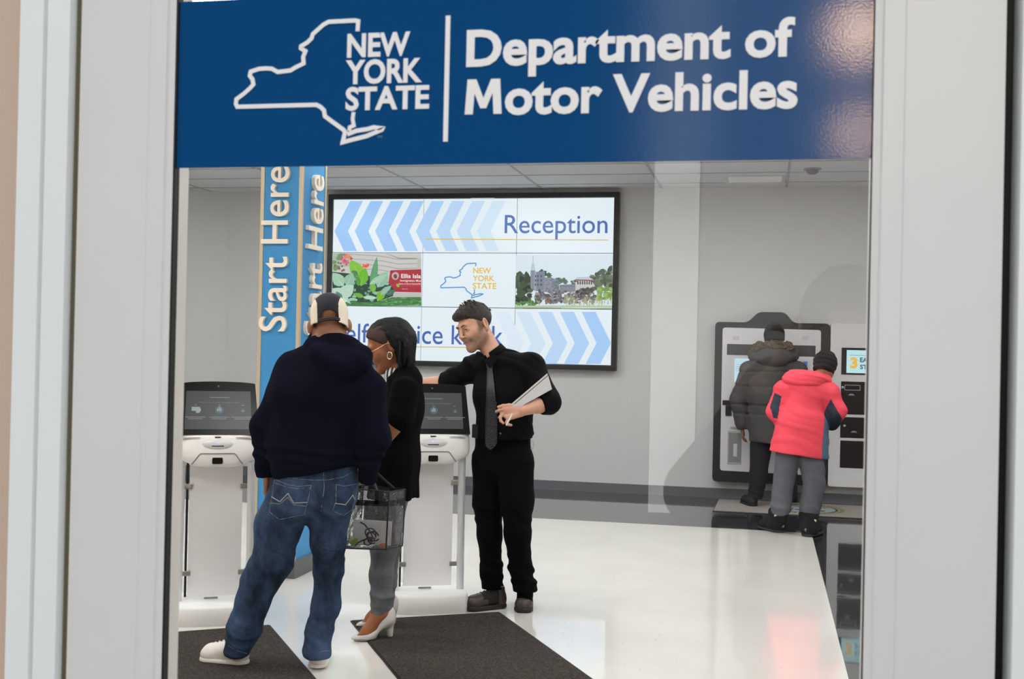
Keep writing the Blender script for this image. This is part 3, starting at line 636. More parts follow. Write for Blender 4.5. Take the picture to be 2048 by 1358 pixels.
def kiosk(loc, rz, label):
    k = thing('self_service_kiosk', label, 'kiosk', loc, rz, 'standing self-service kiosks'); W = dict(world=False)
    b = MB(); loft(b, [(0, .218, -.205, .2), (.09, .216, -.2, .2), (.1, .208, -.19, .19)], 40, p=5); b.build('base', m_kbase, k, **W)
    for s in (-1, 1):
        b = MB(); b.tube([(s * .182, -.02, .095), (s * .178, -.02, .88)], .021, 16); b.build('post', m_kpost, k, **W)
    b = MB(); b.bx(-.152, -.140, .07, .10, .10, .86); b.build('rear_spine', m_black, k, **W)
    b = MB(); b.bx(-.135, .135, .0, .012, .118, .85, .002); b.build('panel', m_kpanel, k, **W)
    b = MB(); b.bx(-.05, .02, -.012, .0, .104, .112); b.build('floor_slot', m_groove, k, **W)
    for s in (-1, 1):
        for z in (.245, .715):
            c = MB(); c.box((s * .146, -.008, z), (.05, .012, .028), .0055); c.build('panel_clip', m_clip, k, **W)
    sh = MB(); loft(sh, [(.832, .105, -.12, .10), (.838, .125, -.130, .11), (.852, .150, -.134, .12), (.872, .192, -.136, .12), (.89, .207, -.136, .12), (.92, .211, -.134, .12), (.97, .210, -.122, .12), (1.0, .206, -.112, .12), (1.006, .20, -.106, .115)], 48, p=6); shell = sh.build('shell', m_shell, k, **W)
    # lower lip with its groove and the black scanner window
    q = MB(); ribbon(q, [(-.128, .848), (-.112, .868), (-.092, .898), (-.082, .905), (.082, .905), (.092, .898), (.112, .868), (.128, .848)], .006, (0, -.1372, 0), X3, Z3, (0, .004, 0)); q.build('lip_groove', m_groove, k, **W)
    q = MB(); q.prism(rpoly([(-.024, .85), (.024, .85), (.027, .858), (.026, .884), (-.026, .884), (-.027, .858)], .006), (0, -.1385, 0), X3, Z3, (0, .006, 0)); q.build('scanner_window', m_kblk, k, **W)
    # dished card reader with its light and slot
    def yf(z): return np.interp(z, [.89, .92, .97, 1.0], [-.136, -.134, -.122, -.112])
    q = MB(); n = 28; v = [(0, yf(.955) - .006, .957)]
    for rr_ in (.75, 1.0):
        for a in range(n):
            x = .078 * rr_ * math.cos(2 * PI * a / n); z = .957 + (.030 if a > n / 2 else .018) * rr_ * math.sin(2 * PI * a / n); v.append((x, yf(z) - (.006 if rr_ < 1 else .0005), z))
    f = [(0, 1 + a, 1 + (a + 1) % n) for a in range(n)] + [(1 + a, 1 + n + a, 1 + n + (a + 1) % n, 1 + (a + 1) % n) for a in range(n)]; q.add(v, f, 0, True); rd = q.build('card_reader', mat('card reader white', (206, 206, 208), .3), k, **W)
    q = MB(); q.bx(-.030, .030, yf(.945) - .0085, yf(.945), .9435, .9475); q.build('slot', m_kblk, rd, **W)
    q = MB(); lathe(q, [(0, .003), (.004, .002), (.005, 0)], (0, yf(.962) - .0065, .964), 12, 0, (0, -1, 0)); q.build('status_light', screen_mat('blue status light', (150, 160, 255), 2.2), rd, **W)
    q = MB(); q.bx(-.015, .015, yf(.99) - .003, yf(.99) + .004, .988, .994); q.build('maker_plate', m_kblk, k, **W)
    for s in (-1, 1):
        q = MB()
        for i in range(2): q.bx(s * .135 - .045, s * .135 + .045, yf(.984) - .0015, yf(.984) + .004, .9805 + i * .008, .982 + i * .008)
        q.build('speaker_slit', m_groove, k, **W)
    # tilted monitor: u across, t up the tilt
    ti = math.radians(16); O = np.array([0, -.112, 1.004]); T = np.array([0, math.sin(ti), math.cos(ti)]); N = np.array([0, -math.cos(ti), math.sin(ti)])
    hw0, hw1, H_ = .206, .188, .292
    top = [(hw1 * math.cos(a), H_ - .012 + .014 * math.sin(a)) for a in np.linspace(.12, PI - .12, 12)]
    q = MB(); q.prism([(-hw0, 0), (hw0, 0)] + [(x, t) for x, t in top], O, X3, T, -N * .028); mon = q.build('monitor', m_kblk, k, **W)
    q = MB(); q.prism([(-hw0 - .004, -.002), (hw0 + .004, -.002)] + [(x * 1.02, t + .004) for x, t in top], O - N * .0285, X3, T, -N * .05); q.build('monitor_back', m_shell, k, **W)
    sO = O + N * .0008
    q = MB(); q.flat([(-.168, .030), (.168, .030), (.162, .240), (-.162, .240)], sO, X3, T); q.build('display', m_kscr, mon, normals=False, **W)
    q = MB(); put_text(q, 'What can we help you with today?', sO + N * .0006 + T * .174 - np.array([.098, 0, 0]), X3, T, .205, .0065); q.build('display_words', m_ktxt, mon, normals=False, **W); q = MB()
    def rule(x0, x1, z0_, z1_): r_ = MB(); r_.flat([(x0, z0_), (x1, z0_), (x1, z1_), (x0, z1_)], sO + N * .0006, X3, T); r_.build('display_rule', m_ktxt, mon, normals=False, **W)
    rule(-.045, .055, .203, .207)
    for cx_, w in ((-.115, .05), (.006, .05), (.122, .056)):
        for i in range(2): rule(cx_ - w + i * .014, cx_ + w - i * .014, .094 - i * .009, .098 - i * .009)
        rule(cx_ - .006, cx_ + .006, .160, .164)
    ic = MB(); u0 = sO + N * .0006
    ic.flat([(-.134, .152), (-.094, .152), (-.086, .136), (-.094, .12), (-.112, .118), (-.112, .13), (-.134, .13)], u0, X3, T)
    ic.build('display_icon', m_kic, mon, normals=False, **W)
    ic = MB(); ic.flat([(.006 + .022 * math.cos(a), .136 + .022 * math.sin(a)) for a in np.linspace(0, 2 * PI, 16, endpoint=False)], u0, X3, T)
    ic.build('display_icon', m_kic2, mon, normals=False, **W); ic = MB(); ic.flat([(.110, .130), (.128, .145), (.136, .13), (.124, .122)], u0, X3, T); ic.build('display_icon', m_kic2, mon, normals=False, **W)
    ic = MB()
    for i, h in enumerate((.016, .026, .02)): ic.flat([(-.006 + i * .008, .128), (-.001 + i * .008, .128), (-.001 + i * .008, .128 + h), (-.006 + i * .008, .128 + h)], u0 + N * .0004, X3, T)
    ic.build('display_icon_bars', m_kic, mon, normals=False, **W); ic = MB(); ic.flat([(.120, .127), (.128, .133), (.126, .126)], u0 + N * .0004, X3, T); ic.build('display_icon', m_kic, mon, normals=False, **W)
    q = MB(); lathe(q, [(0, .0012), (.006, .001), (.0065, 0)], tuple(O + T * .266), 14, 0, tuple(N)); q.build('camera_lens', mat('camera lens grey', (70, 66, 68), .2), mon, **W)
    k.scale = (1, 1, .962)
    return k
def place(px, py, rz, off=.203):
    g = G(px, py); return (g[0] - math.sin(rz) * off, g[1] + math.cos(rz) * off, 0)
RZ1, RZ2 = math.radians(28), math.radians(24)
kiosk(place(428, 1253, RZ1), RZ1, 'white self-service kiosk in front of the blue column, next to the door frame')
KR = place(863, 1229, RZ2); kiosk(KR, RZ2, 'white self-service kiosk that the man in the black shirt leans on')

# ================================================================== mats
m_mat = mat('dark carpet mat', (64, 59, 55), .95, spec=.1, mottle=(170, .75), bump=(300, .3)); m_medge = mat('mat rubber edge', (22, 22, 22), .7)
def floor_mat(c, side, w, ln, label):
    c = np.array(c[:2]); side = np.array(side, float); side /= np.linalg.norm(side); lo = np.array([-side[1], side[0]])
    if lo[1] > 0: lo = -lo
    t = thing('floor_mat', label, 'mat', (c[0], c[1], 0), 0, 'dark carpet mats before the kiosks')
    q = MB(); q.prism([(0, 0), (w, 0), (w, ln), (0, ln)], (*c, .0005), (*side, 0), (*lo, 0), (0, 0, .005)); q.build('rubber_backing', m_medge, t)
    q = MB(); q.prism([(.008, .008), (w - .008, .008), (w - .008, ln - .008), (.008, ln - .008)], (*c, .005), (*side, 0), (*lo, 0), (0, 0, .004)); q.build('carpet_pile', m_mat, t)
MC = G(999, 1226)[:2]; ML = G(705, 1243)[:2]
floor_mat(MC, ML - MC, .82, 1.9, 'dark carpet mat under the kiosk by the man in the black shirt')
MC2 = G(540, 1252)[:2]; ML2 = G(341, 1267)[:2]
floor_mat(MC2, ML2 - MC2, .82, 1.9, 'dark carpet mat under the white sneakers of the man in the hoodie')
# pale rug with a round seal in front of the wall machines
r0 = G(1425, 1023); rx1, ry1 = r0[0] + 1.80, YB - .14
rug = thing('seal_rug', 'pale taupe rug with a round seal in front of the wall machines', 'rug', (r0[0], r0[1], 0))
q = MB(); q.prism([(r0[0], r0[1]), (rx1, r0[1]), (rx1, ry1), (r0[0] + .02, ry1)], (0, 0, .0005), (1, 0, 0), (0, 1, 0), (0, 0, .005)); q.build('rubber_edge', mat('rug dark edge', (52, 50, 50), .8), rug)
q = MB(); q.prism([(r0[0] + .01, r0[1] + .018), (rx1 - .01, r0[1] + .018), (rx1 - .01, ry1 - .01), (r0[0] + .026, ry1 - .01)], (0, 0, .005), (1, 0, 0), (0, 1, 0), (0, 0, .004)); q.build('pile', mat('rug taupe pile', (150, 142, 138), .95, mottle=(90, .10)), rug)
se = G(1620, 1022); sc_ = np.array([se[0] - .02, (r0[1] + ry1) / 2 + .0]); SR = .40
def ring(r1, r2, m, k, n=48):
    q = MB(); v = [(sc_[0] + r * SR * math.cos(2 * PI * a / n), sc_[1] + r * SR * math.sin(2 * PI * a / n), .0092 + k * .0004) for r in (r1, r2) for a in range(n)]
    q.add(v, [(a, (a + 1) % n, n + (a + 1) % n, n + a) for a in range(n)]); return q.build('seal_ring', m, rug, normals=False)
m_yg = mat('seal yellow green', (150, 146, 104), .95, mottle=(60, .25)); m_nv = mat('seal navy', (46, 54, 66), .95); m_pb = mat('seal pale blue', (146, 160, 166), .95); m_sr = mat('seal red', (168, 88, 70), .95); m_sg = mat('seal gold', (190, 168, 104), .95)
ring(.95, 1.0, m_yg, 0); ring(.70, .86, m_yg, 0); ring(.63, .685, m_nv, 0); ring(.001, .625, m_pb, 0)
q = MB()
for a in range(44): q.flat([(sc_[0] + r * SR * math.cos(t), sc_[1] + r * SR * math.sin(t)) for r, t in ((.735, 2 * PI * a / 44), (.825, 2 * PI * a / 44), (.825, 2 * PI * (a + .45) / 44), (.735, 2 * PI * (a + .45) / 44))], (0, 0, .0098), (1, 0, 0), (0, 1, 0))
q.build('seal_marks', m_nv, rug, normals=False)
q = MB(); rr = random.Random(5)
for i in range(16): x = rr.uniform(-.4, .4); y = rr.uniform(-.35, .35); q.flat([(sc_[0] + SR * (x + .07 * math.cos(t)), sc_[1] + SR * (y + .09 * math.sin(t))) for t in np.linspace(0, 2 * PI, 7, endpoint=False)], (0, 0, .0098 + i * .00004), (1, 0, 0), (0, 1, 0), i % 3)
q.build('seal_figures', [m_sr, m_sg, m_nv], rug, normals=False)

# ================================================================== smooth bodies: blended round cones and ellipsoids, meshed as one surface
_rs = np.random.RandomState(4); _NZ = _rs.rand(32, 32, 32).astype(np.float32) * 2 - 1
def vnoise(p, f):
    """smooth value noise in -1..1; f = frequency (scalar or 3-vector)"""
    q = p * np.array(f, dtype=np.float32); i = np.floor(q).astype(np.int32); t = q - i; t = t * t * (3 - 2 * t); i &= 31; j = (i + 1) & 31
    x0, y0, z0, x1, y1, z1 = i[:, 0], i[:, 1], i[:, 2], j[:, 0], j[:, 1], j[:, 2]; a, b, c = t[:, 0], t[:, 1], t[:, 2]
    return ((_NZ[x0, y0, z0] * (1 - a) + _NZ[x1, y0, z0] * a) * (1 - b) + (_NZ[x0, y1, z0] * (1 - a) + _NZ[x1, y1, z0] * a) * b) * (1 - c) + \
           ((_NZ[x0, y0, z1] * (1 - a) + _NZ[x1, y0, z1] * a) * (1 - b) + (_NZ[x0, y1, z1] * (1 - a) + _NZ[x1, y1, z1] * a) * b) * c
def A(*q): return np.array(q, dtype=np.float32)
def unit(v): v = np.array(v, float); return v / np.linalg.norm(v)
class Field:
    def __init__(s): s.pr = []; s.disp = None; s.lo = np.array([1e9] * 3); s.hi = -s.lo
    def _bb(s, c, r): s.lo = np.minimum(s.lo, np.array(c) - r); s.hi = np.maximum(s.hi, np.array(c) + r)
    def cone(s, a, b, ra, rb=None, k=.03, q=1.0, side=None, cut=(0, 0), op='u'):
        rb = ra if rb is None else rb; a = np.array(a, np.float32); b = np.array(b, np.float32)
        sd = None if side is None else np.array(unit(side), np.float32)
        s.pr.append(('c', a, b, float(ra), float(rb), k, q, sd, cut, op))
        if op == 'u': s._bb(a, ra * max(q, 1)); s._bb(b, rb * max(q, 1))
        return s
    def chain(s, pts, rs, **kw):
        for i in range(len(pts) - 1): s.cone(pts[i], pts[i + 1], rs[i], rs[i + 1], **kw)
        return s
    def ell(s, c, rad, R=None, k=.02, op='u'):
        R = np.eye(3) if R is None else np.array(R, float)     # rows: local axes
        s.pr.append(('e', np.array(c, np.float32), np.array(rad, np.float32), np.array(R, np.float32), k, op))
        if op == 'u': s._bb(c, max(rad))
        return s
    def plane(s, pt, n, k=.006, op='cut'):                      # removes what lies on the side n points to
        s.pr.append(('p', np.array(pt, np.float32), np.array(unit(n), np.float32), k)); return s
    def ev(s, p):
        p = np.asarray(p, np.float32); d = np.full(len(p), 9.0, np.float32)
        for r in s.pr:
            if r[0] == 'c':
                _, a, b, ra, rb, k, q, sd, cut, op = r; v = p - a; ba = b - a; v0 = v
                if sd is not None and q != 1.0:
                    v = v - np.outer(v @ sd, sd) * np.float32(1 - 1 / q); ba2 = ba - (ba @ sd) * sd * np.float32(1 - 1 / q)
                else: ba2 = ba
                L = float(ba2 @ ba2) + 1e-9; t = np.clip(v @ ba2 / L, 0, 1)
                e = np.linalg.norm(v - np.outer(t, ba2), axis=1) - (ra + t * (rb - ra))
                if cut[0] or cut[1]:
                    n = ba / (np.linalg.norm(ba) + 1e-9)
                    if cut[1]: e = np.maximum(e, (p - b) @ n)
                    if cut[0]: e = np.maximum(e, -(v0 @ n))
            elif r[0] == 'e':
                _, c, rad, R, k, op = r; v = (p - c) @ R.T; k0 = np.linalg.norm(v / rad, axis=1); k1 = np.linalg.norm(v / (rad * rad), axis=1) + 1e-9
                e = k0 * (k0 - 1) / k1; e = np.where(k0 < .05, -rad.min(), e)
            else:
                _, pt, n, k = r; e = (p - pt) @ n; h = np.maximum(k - np.abs(d - e), 0) / k; d = np.maximum(d, e) + h * h * k * .25; continue
            if op == 'u': h = np.maximum(k - np.abs(d - e), 0) / k; d = np.minimum(d, e) - h * h * k * .25
            else: h = np.maximum(k - np.abs(d + e), 0) / k; d = np.maximum(d, -e) + h * h * k * .25
        if s.disp is not None: d = d + s.disp(p)
        return d
    def ray_hit(s, px, py, y0, y1, lift=0.0):
        """first point of the surface on the camera ray of a pixel, between two depths"""
        d = ray(px, py); t0, t1 = y0 / d[1], y1 / d[1]; ts = np.linspace(t0, t1, 500); pts = CAM + np.outer(ts, d); v = s.ev(pts); i = np.argmax(v < 0)
        if v[i] >= 0: return None
        return CAM + d * (ts[i] - lift)

def nets(F, h, relax=1):
    lo = F.lo - 4 * h - .02; hi = F.hi + 4 * h + .02; n = np.ceil((hi - lo) / h).astype(int); n = ((n + 3) // 4) * 4; B = 4; c = n // B
    gx, gy, gz = np.meshgrid(*[np.arange(q) for q in c], indexing='ij')
    cc = (np.stack([gx, gy, gz], -1).reshape(-1, 3) * B + (B - 1) / 2) * h + lo
    dv = F.ev(cc); val = np.where(dv < 0, -1.0, 1.0).astype(np.float32)
    act = np.abs(dv) < (B * h * 1.05 + .012)
    fine = np.repeat(np.repeat(np.repeat(val.reshape(c), B, 0), B, 1), B, 2)
    base = np.stack([gx, gy, gz], -1).reshape(-1, 3)[act] * B
    off = np.stack(np.meshgrid(*[np.arange(B)] * 3, indexing='ij'), -1).reshape(-1, 3)
    idx = (base[:, None, :] + off[None]).reshape(-1, 3)
    out = np.empty(len(idx), np.float32)
    for i in range(0, len(idx), 300000): out[i:i + 300000] = F.ev(idx[i:i + 300000] * h + lo)
    fine[idx[:, 0], idx[:, 1], idx[:, 2]] = out
    s = fine < 0; sl = [slice(0, -1), slice(1, None)]; tot = np.zeros(np.array(s.shape) - 1, np.int8)
    for a in (0, 1):
        for b in (0, 1):
            for e in (0, 1): tot += s[sl[a], sl[b], sl[e]]
    cell = np.argwhere((tot > 0) & (tot < 8)); ids = np.full(tot.shape, -1, np.int32); ids[cell[:, 0], cell[:, 1], cell[:, 2]] = np.arange(len(cell))
    acc = np.zeros((len(cell), 3), np.float32); cnt = np.zeros(len(cell), np.float32)
    for ax in range(3):
        o1, o2 = [q for q in range(3) if q != ax]
        for u_ in (0, 1):
            for w_ in (0, 1):
                p0 = np.zeros(3, int); p0[o1], p0[o2] = u_, w_; p1 = p0.copy(); p1[ax] = 1
                a = fine[tuple((cell + p0).T)]; b = fine[tuple((cell + p1).T)]; m = (a < 0) != (b < 0); t = np.where(m, a / np.where(m, a - b, 1), 0)
                pt = p0[None].astype(np.float32).repeat(len(cell), 0); pt[:, ax] = t; acc[m] += pt[m]; cnt[m] += 1
    V = (cell + acc / np.maximum(cnt, 1)[:, None]) * h + lo; quads = []
    for ax in range(3):
        o1, o2 = [(1, 2), (2, 0), (0, 1)][ax]
        a = [slice(None)] * 3; b = [slice(None)] * 3; a[ax] = slice(0, -1); b[ax] = slice(1, None)
        e = np.argwhere(s[tuple(a)] != s[tuple(b)]); e = e[(e[:, o1] > 0) & (e[:, o2] > 0) & (e[:, o1] < s.shape[o1] - 1) & (e[:, o2] < s.shape[o2] - 1)]
        d1 = np.zeros(3, int); d1[o1] = 1; d2 = np.zeros(3, int); d2[o2] = 1
        g = lambda o: ids[tuple((e - o).T)]
        q = np.stack([g(d1 + d2), g(d2), g(0 * d1), g(d1)], 1); fl = ~s[tuple(e.T)]; q[fl] = q[fl][:, ::-1]; quads.append(q[(q >= 0).all(1)])
    Q = np.concatenate(quads)
    for _ in range(relax):
        S_ = np.zeros_like(V); N_ = np.zeros(len(V), np.float32)
        for i in range(4):
            np.add.at(S_, Q[:, i], V[Q[:, (i + 1) % 4]]); np.add.at(N_, Q[:, i], 1); np.add.at(S_, Q[:, i], V[Q[:, (i + 3) % 4]]); np.add.at(N_, Q[:, i], 1)
        V = V * .5 + .5 * S_ / np.maximum(N_, 1)[:, None]
    return V, Q

def fobj(name, F, h, mats, parent, pick=None, relax=1):
    """a field as one mesh object; pick(centres) gives each face's material"""
    V, Q = nets(F, h, relax); me = bpy.data.meshes.new(name); root = parent
    while root is not None and root.parent is not None: root = root.parent
    ctr = V[Q].mean(1)
    W = V - (np.array(root.location, np.float32) if root is not None else 0)
    me.vertices.add(len(W)); me.vertices.foreach_set('co', W.astype(np.float32).ravel())
    me.loops.add(Q.size); me.loops.foreach_set('vertex_index', Q.astype(np.int32).ravel())
    me.polygons.add(len(Q)); me.polygons.foreach_set('loop_start', np.arange(0, Q.size, 4, dtype=np.int32))
    try: me.polygons.foreach_set('loop_total', np.full(len(Q), 4, np.int32))
    except Exception: pass
    mats = mats if isinstance(mats, (list, tuple)) else [mats]
    for m in mats: me.materials.append(m)
    me.update(calc_edges=True); me.validate()
    me.polygons.foreach_set('use_smooth', np.ones(len(me.polygons), bool))
    if pick is not None and len(me.polygons) == len(Q): me.polygons.foreach_set('material_index', np.asarray(pick(ctr), np.int32))
    o = bpy.data.objects.new(name, me); COL.objects.link(o)
    if parent is not None: o.parent = parent
    return o

class Fr:
    """a local frame: x to the person's right, y forward, z up"""
    def __init__(s, c, f, u, sc=1.0):
        s.c = np.array(c, float); s.f = unit(f); u = np.array(u, float); u = u - s.f * (u @ s.f); s.u = unit(u); s.s = np.cross(s.f, s.u); s.k = sc; s.R = np.stack([s.s, s.f, s.u])
    def w(s, x, y, z): return s.c + s.k * (x * s.s + y * s.f + z * s.u)
    def loc(s, p): return (np.asarray(p) - s.c) @ s.R.T / s.k

def add_head(F, H, neck, rn=.058, face=True):
    w, k = H.w, H.k; E = lambda c, r, kk, op='u': F.ell(w(*c), np.array(r) * k, H.R, kk, op); C = lambda a, b, ra, rb, kk, op='u', **kw: F.cone(w(*a), w(*b), ra * k, rb * k, k=kk, op=op, **kw)
    F.cone(w(0, -.03, -.05), neck, rn * k * .92, rn, k=.03)
    E((0, -.018, .042), (.074, .094, .082), .02); E((0, .028, -.03), (.061, .062, .086), .03)
    for s in (-1, 1):
        C((s * .052, -.005, -.052), (s * .012, .070, -.098), .018, .017, .03)
        C((s * .044, .052, -.018), (s * .030, .072, -.035), .020, .018, .02)
    if face:
        C((0, .076, -.100), (0, .074, -.096), .018, .018, .02)
        C((-.034, .080, .026), (.034, .080, .026), .012, .012, .02)
        for s in (-1, 1): E((s * .032, .098, .006), (.017, .014, .0125), .012, 's')
        C((0, .086, .020), (0, .112, -.024), .0075, .0105, .010)
        for s in (-1, 1): C((s * .010, .098, -.030), (s * .004, .108, -.028), .0065, .007, .006)
        C((-.018, .084, -.057), (.018, .084, -.057), .0065, .0065, .006); C((0, .088, -.0575), (0, .0885, -.057), .0085, .0085, .008)
        C((-.015, .083, -.070), (.015, .083, -.070), .0075, .0075, .006)
        C((-.022, .092, -.0635), (.022, .092, -.0635), .0022, .0022, .003, 's')
        for s in (-1, 1): E((s * .0315, .0745, .0045), (.0150, .0140, .0135), .006); F.ell(w(s * .0325, .0905, .0022), np.array([.0120, .0080, .0034]) * k, H.R, .002, 's')
    for s in (-1, 1):
        R = np.stack([H.s * math.cos(.35) + s * -H.f * math.sin(.35) * 1, H.f * math.cos(.35) + s * H.s * math.sin(.35), H.u])
        F.ell(w(s * .0765, -.016, -.004), np.array([.009, .020, .033]) * k, R, .006); F.ell(w(s * .0845, -.010, .002), np.array([.006, .011, .019]) * k, R, .005, 's')
        F.ell(w(s * .0745, -.012, -.034), np.array([.007, .010, .011]) * k, R, .006)
def add_hand(F, wrist, d, n, t, curl=(.5, .6, .4), sc=1.0, thumb=(.75, .55, .25), spread=.10, curls=None):
    """palm, four unequal fingers and a side thumb; d to the fingertips, n out of the palm, t to the thumb side"""
    d = unit(d); n = unit(np.array(n) - d * (np.array(n) @ d)); t = unit(np.array(t) - d * (np.array(t) @ d) - n * (np.array(t) @ n)); wr = np.array(wrist, float); L = sc
    offs = (.028, .009, -.010, -.028); lens = (.070, .078, .072, .056); mets = (.092, .094, .089, .082)
    for i in range(4):
        b = wr + t * offs[i] * L * .55 + d * .012 * L; kn = wr + t * offs[i] * L + d * mets[i] * L - n * .004 * L
        F.cone(b, kn, .0145 * L, .0108 * L, k=.010)
        p = kn; dd = unit(d + t * spread * offs[i] / .028); cu = curls[i] if curls is not None else curl
        for j, (fr, r0, r1) in enumerate(((.45, .0095, .0088), (.30, .0088, .0080), (.25, .0080, .0068))):
            a = cu[j]; ax = np.cross(dd, n); dd = unit(dd * math.cos(a) + n * math.sin(a)); n_ = n
            q = p + dd * lens[i] * fr * L; F.cone(p, q, r0 * L, r1 * L, k=.003); p = q; n = unit(n - dd * (n @ dd) * .999) if abs(n @ dd) < .98 else n_
        n = unit(np.cross(np.cross(d, n), d)) if np.linalg.norm(np.cross(d, n)) > .05 else n_
    p = wr + t * .026 * L + d * .022 * L + n * .006 * L; a = unit(d * thumb[0] + t * thumb[1] + n * thumb[2])
    for l_, r0, r1 in ((.042, .0135, .0105), (.032, .0105, .0095), (.026, .0095, .0075)):
        q = p + a * l_ * L; F.cone(p, q, r0 * L, r1 * L, k=.006); p = q; a = unit(a + d * .25 - t * .15)
    return F
def shoe(parent, heel, toe, mu, ms, h=.085, w=.046, name='shoe', up=None, hh=.004, sole=.028, mpick=None, lace=None):
    """laced low shoe from heel to toe on the floor"""
    heel = np.array([heel[0], heel[1], 0.]); toe = np.array([toe[0], toe[1], 0.]); d = unit(toe - heel); L = np.linalg.norm(toe - heel); s = np.array([-d[1], d[0], 0]); z = np.array([0, 0, 1.])
    F = Field(); F.cone(heel + d * .045 + z * .055, toe - d * .055 + z * .045, w * .78, w * .86, k=.02); F.cone(heel + d * .10 + z * .07, toe - d * .09 + z * .05, w * .7, w * .6, k=.03)
    F.cone(heel + d * .048 + z * .04, heel + d * .055 + z * h, w * .86, w * .80, k=.02); F.ell(toe - d * .055 + z * .036, (w * 1.05, w * .98, .030), np.stack([d, s, z]), .02)
    F.plane(heel + z * (sole - .006), -z, .004)
    F.plane(heel + d * .06 + z * (h + .012), z * 1.0 - d * .15, .004)
    o = fobj(name, F, .004, mu, parent, mpick)
    F = Field(); F.cone(heel + d * .046 + z * .012, toe - d * .052 + z * .012, w * .93, w * 1.08, k=.01); F.plane(heel + z * hh, -z, .002); F.plane(heel + z * sole, z, .004)
    fobj('sole', F, .004, ms, o)
    if lace is not None:
        m = MB()
        for i in range(5):
            f = .36 + .085 * i; c = heel + d * L * f
            tt = [c + s * q * w * .55 + z * (F_top(o, c, parent) ) for q in (-1, 0, 1)] if False else [c + s * q * w * .52 + z * (.120 - .30 * (f - .30) * L + .0 - abs(q) * .014) for q in (-1, -.5, 0, .5, 1)]
            m.tube(tt, .0035, 6)
        m.build('laces', lace, o)
    return o

# ================================================================== PEOPLE
m_skin_d = mat('brown skin', (140, 92, 66), .5, mottle=(40, .05)); m_skin_w = mat('warm brown skin', (156, 96, 62), .45, mottle=(40, .05)); m_skin_l = mat('light skin', (202, 152, 128), .5, mottle=(60, .04))
m_stub = mat('stubbled skin', (168, 132, 114), .6, mottle=(300, .12)); m_lip = mat('lips', (176, 118, 106), .5); m_lipw = mat('wine lips', (112, 54, 48), .35); m_eye = mat('eye white', (210, 205, 200), .2); m_iris = mat('dark iris', (34, 24, 18), .2)
m_brow = mat('dark eyebrow', (44, 32, 26), .8)
VZ = np.array([0, 0, 1.0]); LFT = -RT; TOC = -FW                      # image left and toward the camera, as world directions
def person(label, c): return thing('person', label, 'person', (c[0], c[1], 0))
def eyes(H, parent):
    for s in (-1, 1):
        m = MB(); c = H.w(s * .0315, .0735, .0035); k = H.k; ax = tuple(unit(H.f - .35 * H.u)); lathe(m, [(0, -.0115 * k), (.009 * k, -.008 * k), (.0118 * k, 0), (.0092 * k, .0074 * k), (.0054 * k, .0105 * k)], c, 16, 0, ax); lathe(m, [(.0054 * k, .0105 * k), (0, .0119 * k)], c, 16, 1, ax); m.build('eye', [m_eye, m_iris], parent)
def on_face(F, H, x, z, lift=.0005):
    ys = np.linspace(.14, .02, 240); pts = np.array([H.w(x, y, z) for y in ys]); v = F.ev(pts); i = int(np.argmax(v < 0)); return pts[i] + H.f * (lift + .0008)
def brows(F, H, parent, m=m_brow, th=.0034, shape=((.011, .0245), (.022, .0285), (.034, .0295), (.046, .0250))):
    for s in (-1, 1):
        q = MB(); q.tube([on_face(F, H, s * x, z) for x, z in shape], [th * .8 * H.k, th * H.k, th * .85 * H.k, th * .35 * H.k], 8); q.build('eyebrow', m, parent)

# ------------------------------------------------------------------ man in the navy hoodie, seen from behind
Yh = 4.80
def h(x, y, dy=0.0): return P(x, y, Yh + dy)
man = person('man seen from behind in a navy hoodie, blue jeans, white sneakers and a cap', G(560, 1330))
fH = unit(FW * .97 + LFT * .12 - VZ * .30); HM = Fr(h(659, 644, .04), fH, VZ - RT * .05, .99)
m_navy = mat('navy sweatshirt fabric', (13, 15, 29), .95, spec=.05, bump=(900, .08), mottle=(7, .12))
def denim(name, c1, c2):
    m = mat(name, c1, .85, spec=.2, bump=(700, .12)); n = m.node_tree.nodes; l = m.node_tree.links; b = n['Principled BSDF']
    tc = n.new('ShaderNodeTexCoord'); t = n.new('ShaderNodeTexNoise'); t.inputs['Scale'].default_value = 5.5; t.inputs['Detail'].default_value = 6; t.inputs['Roughness'].default_value = .65
    mp = n.new('ShaderNodeMapping'); mp.inputs['Scale'].default_value = (1, 1, .55); l.new(tc.outputs['Object'], mp.inputs[0]); l.new(mp.outputs[0], t.inputs['Vector'])
    r = n.new('ShaderNodeValToRGB'); r.color_ramp.elements[0].position = .36; r.color_ramp.elements[0].color = (*lin(c1), 1); r.color_ramp.elements[1].position = .66; r.color_ramp.elements[1].color = (*lin(c2), 1)
    l.new(t.outputs['Fac'], r.inputs[0]); l.new(r.outputs[0], b.inputs['Base Color']); return m
m_jean = denim('dark blue denim', (23, 32, 48), (66, 90, 124)); m_white = mat('white sneaker leather', (230, 226, 222), .45, bump=(60, .05)); m_wsole = mat('white rubber sole', (222, 220, 218), .5)
arms_l = [h(586, 742), h(534, 852, -.03), h(531, 938, .03)]; arms_r = [h(738, 782), h(749, 876, -.04), h(739, 925, .0)]
legL = [h(588, 985, .02), h(557, 1050, .0), h(546, 1120, -.02), h(523, 1158, -.03), h(506, 1205, -.05), h(489, 1255, -.06), h(474, 1300, -.06)]
legR = [h(670, 985, .02), h(659, 1030, .02), h(656, 1085, .02), h(657, 1136, .04), h(653, 1210, .04), h(640, 1258, .03), h(634, 1304, .02)]
F = Field(); add_head(F, HM, h(662, 700, .0), .062, True)
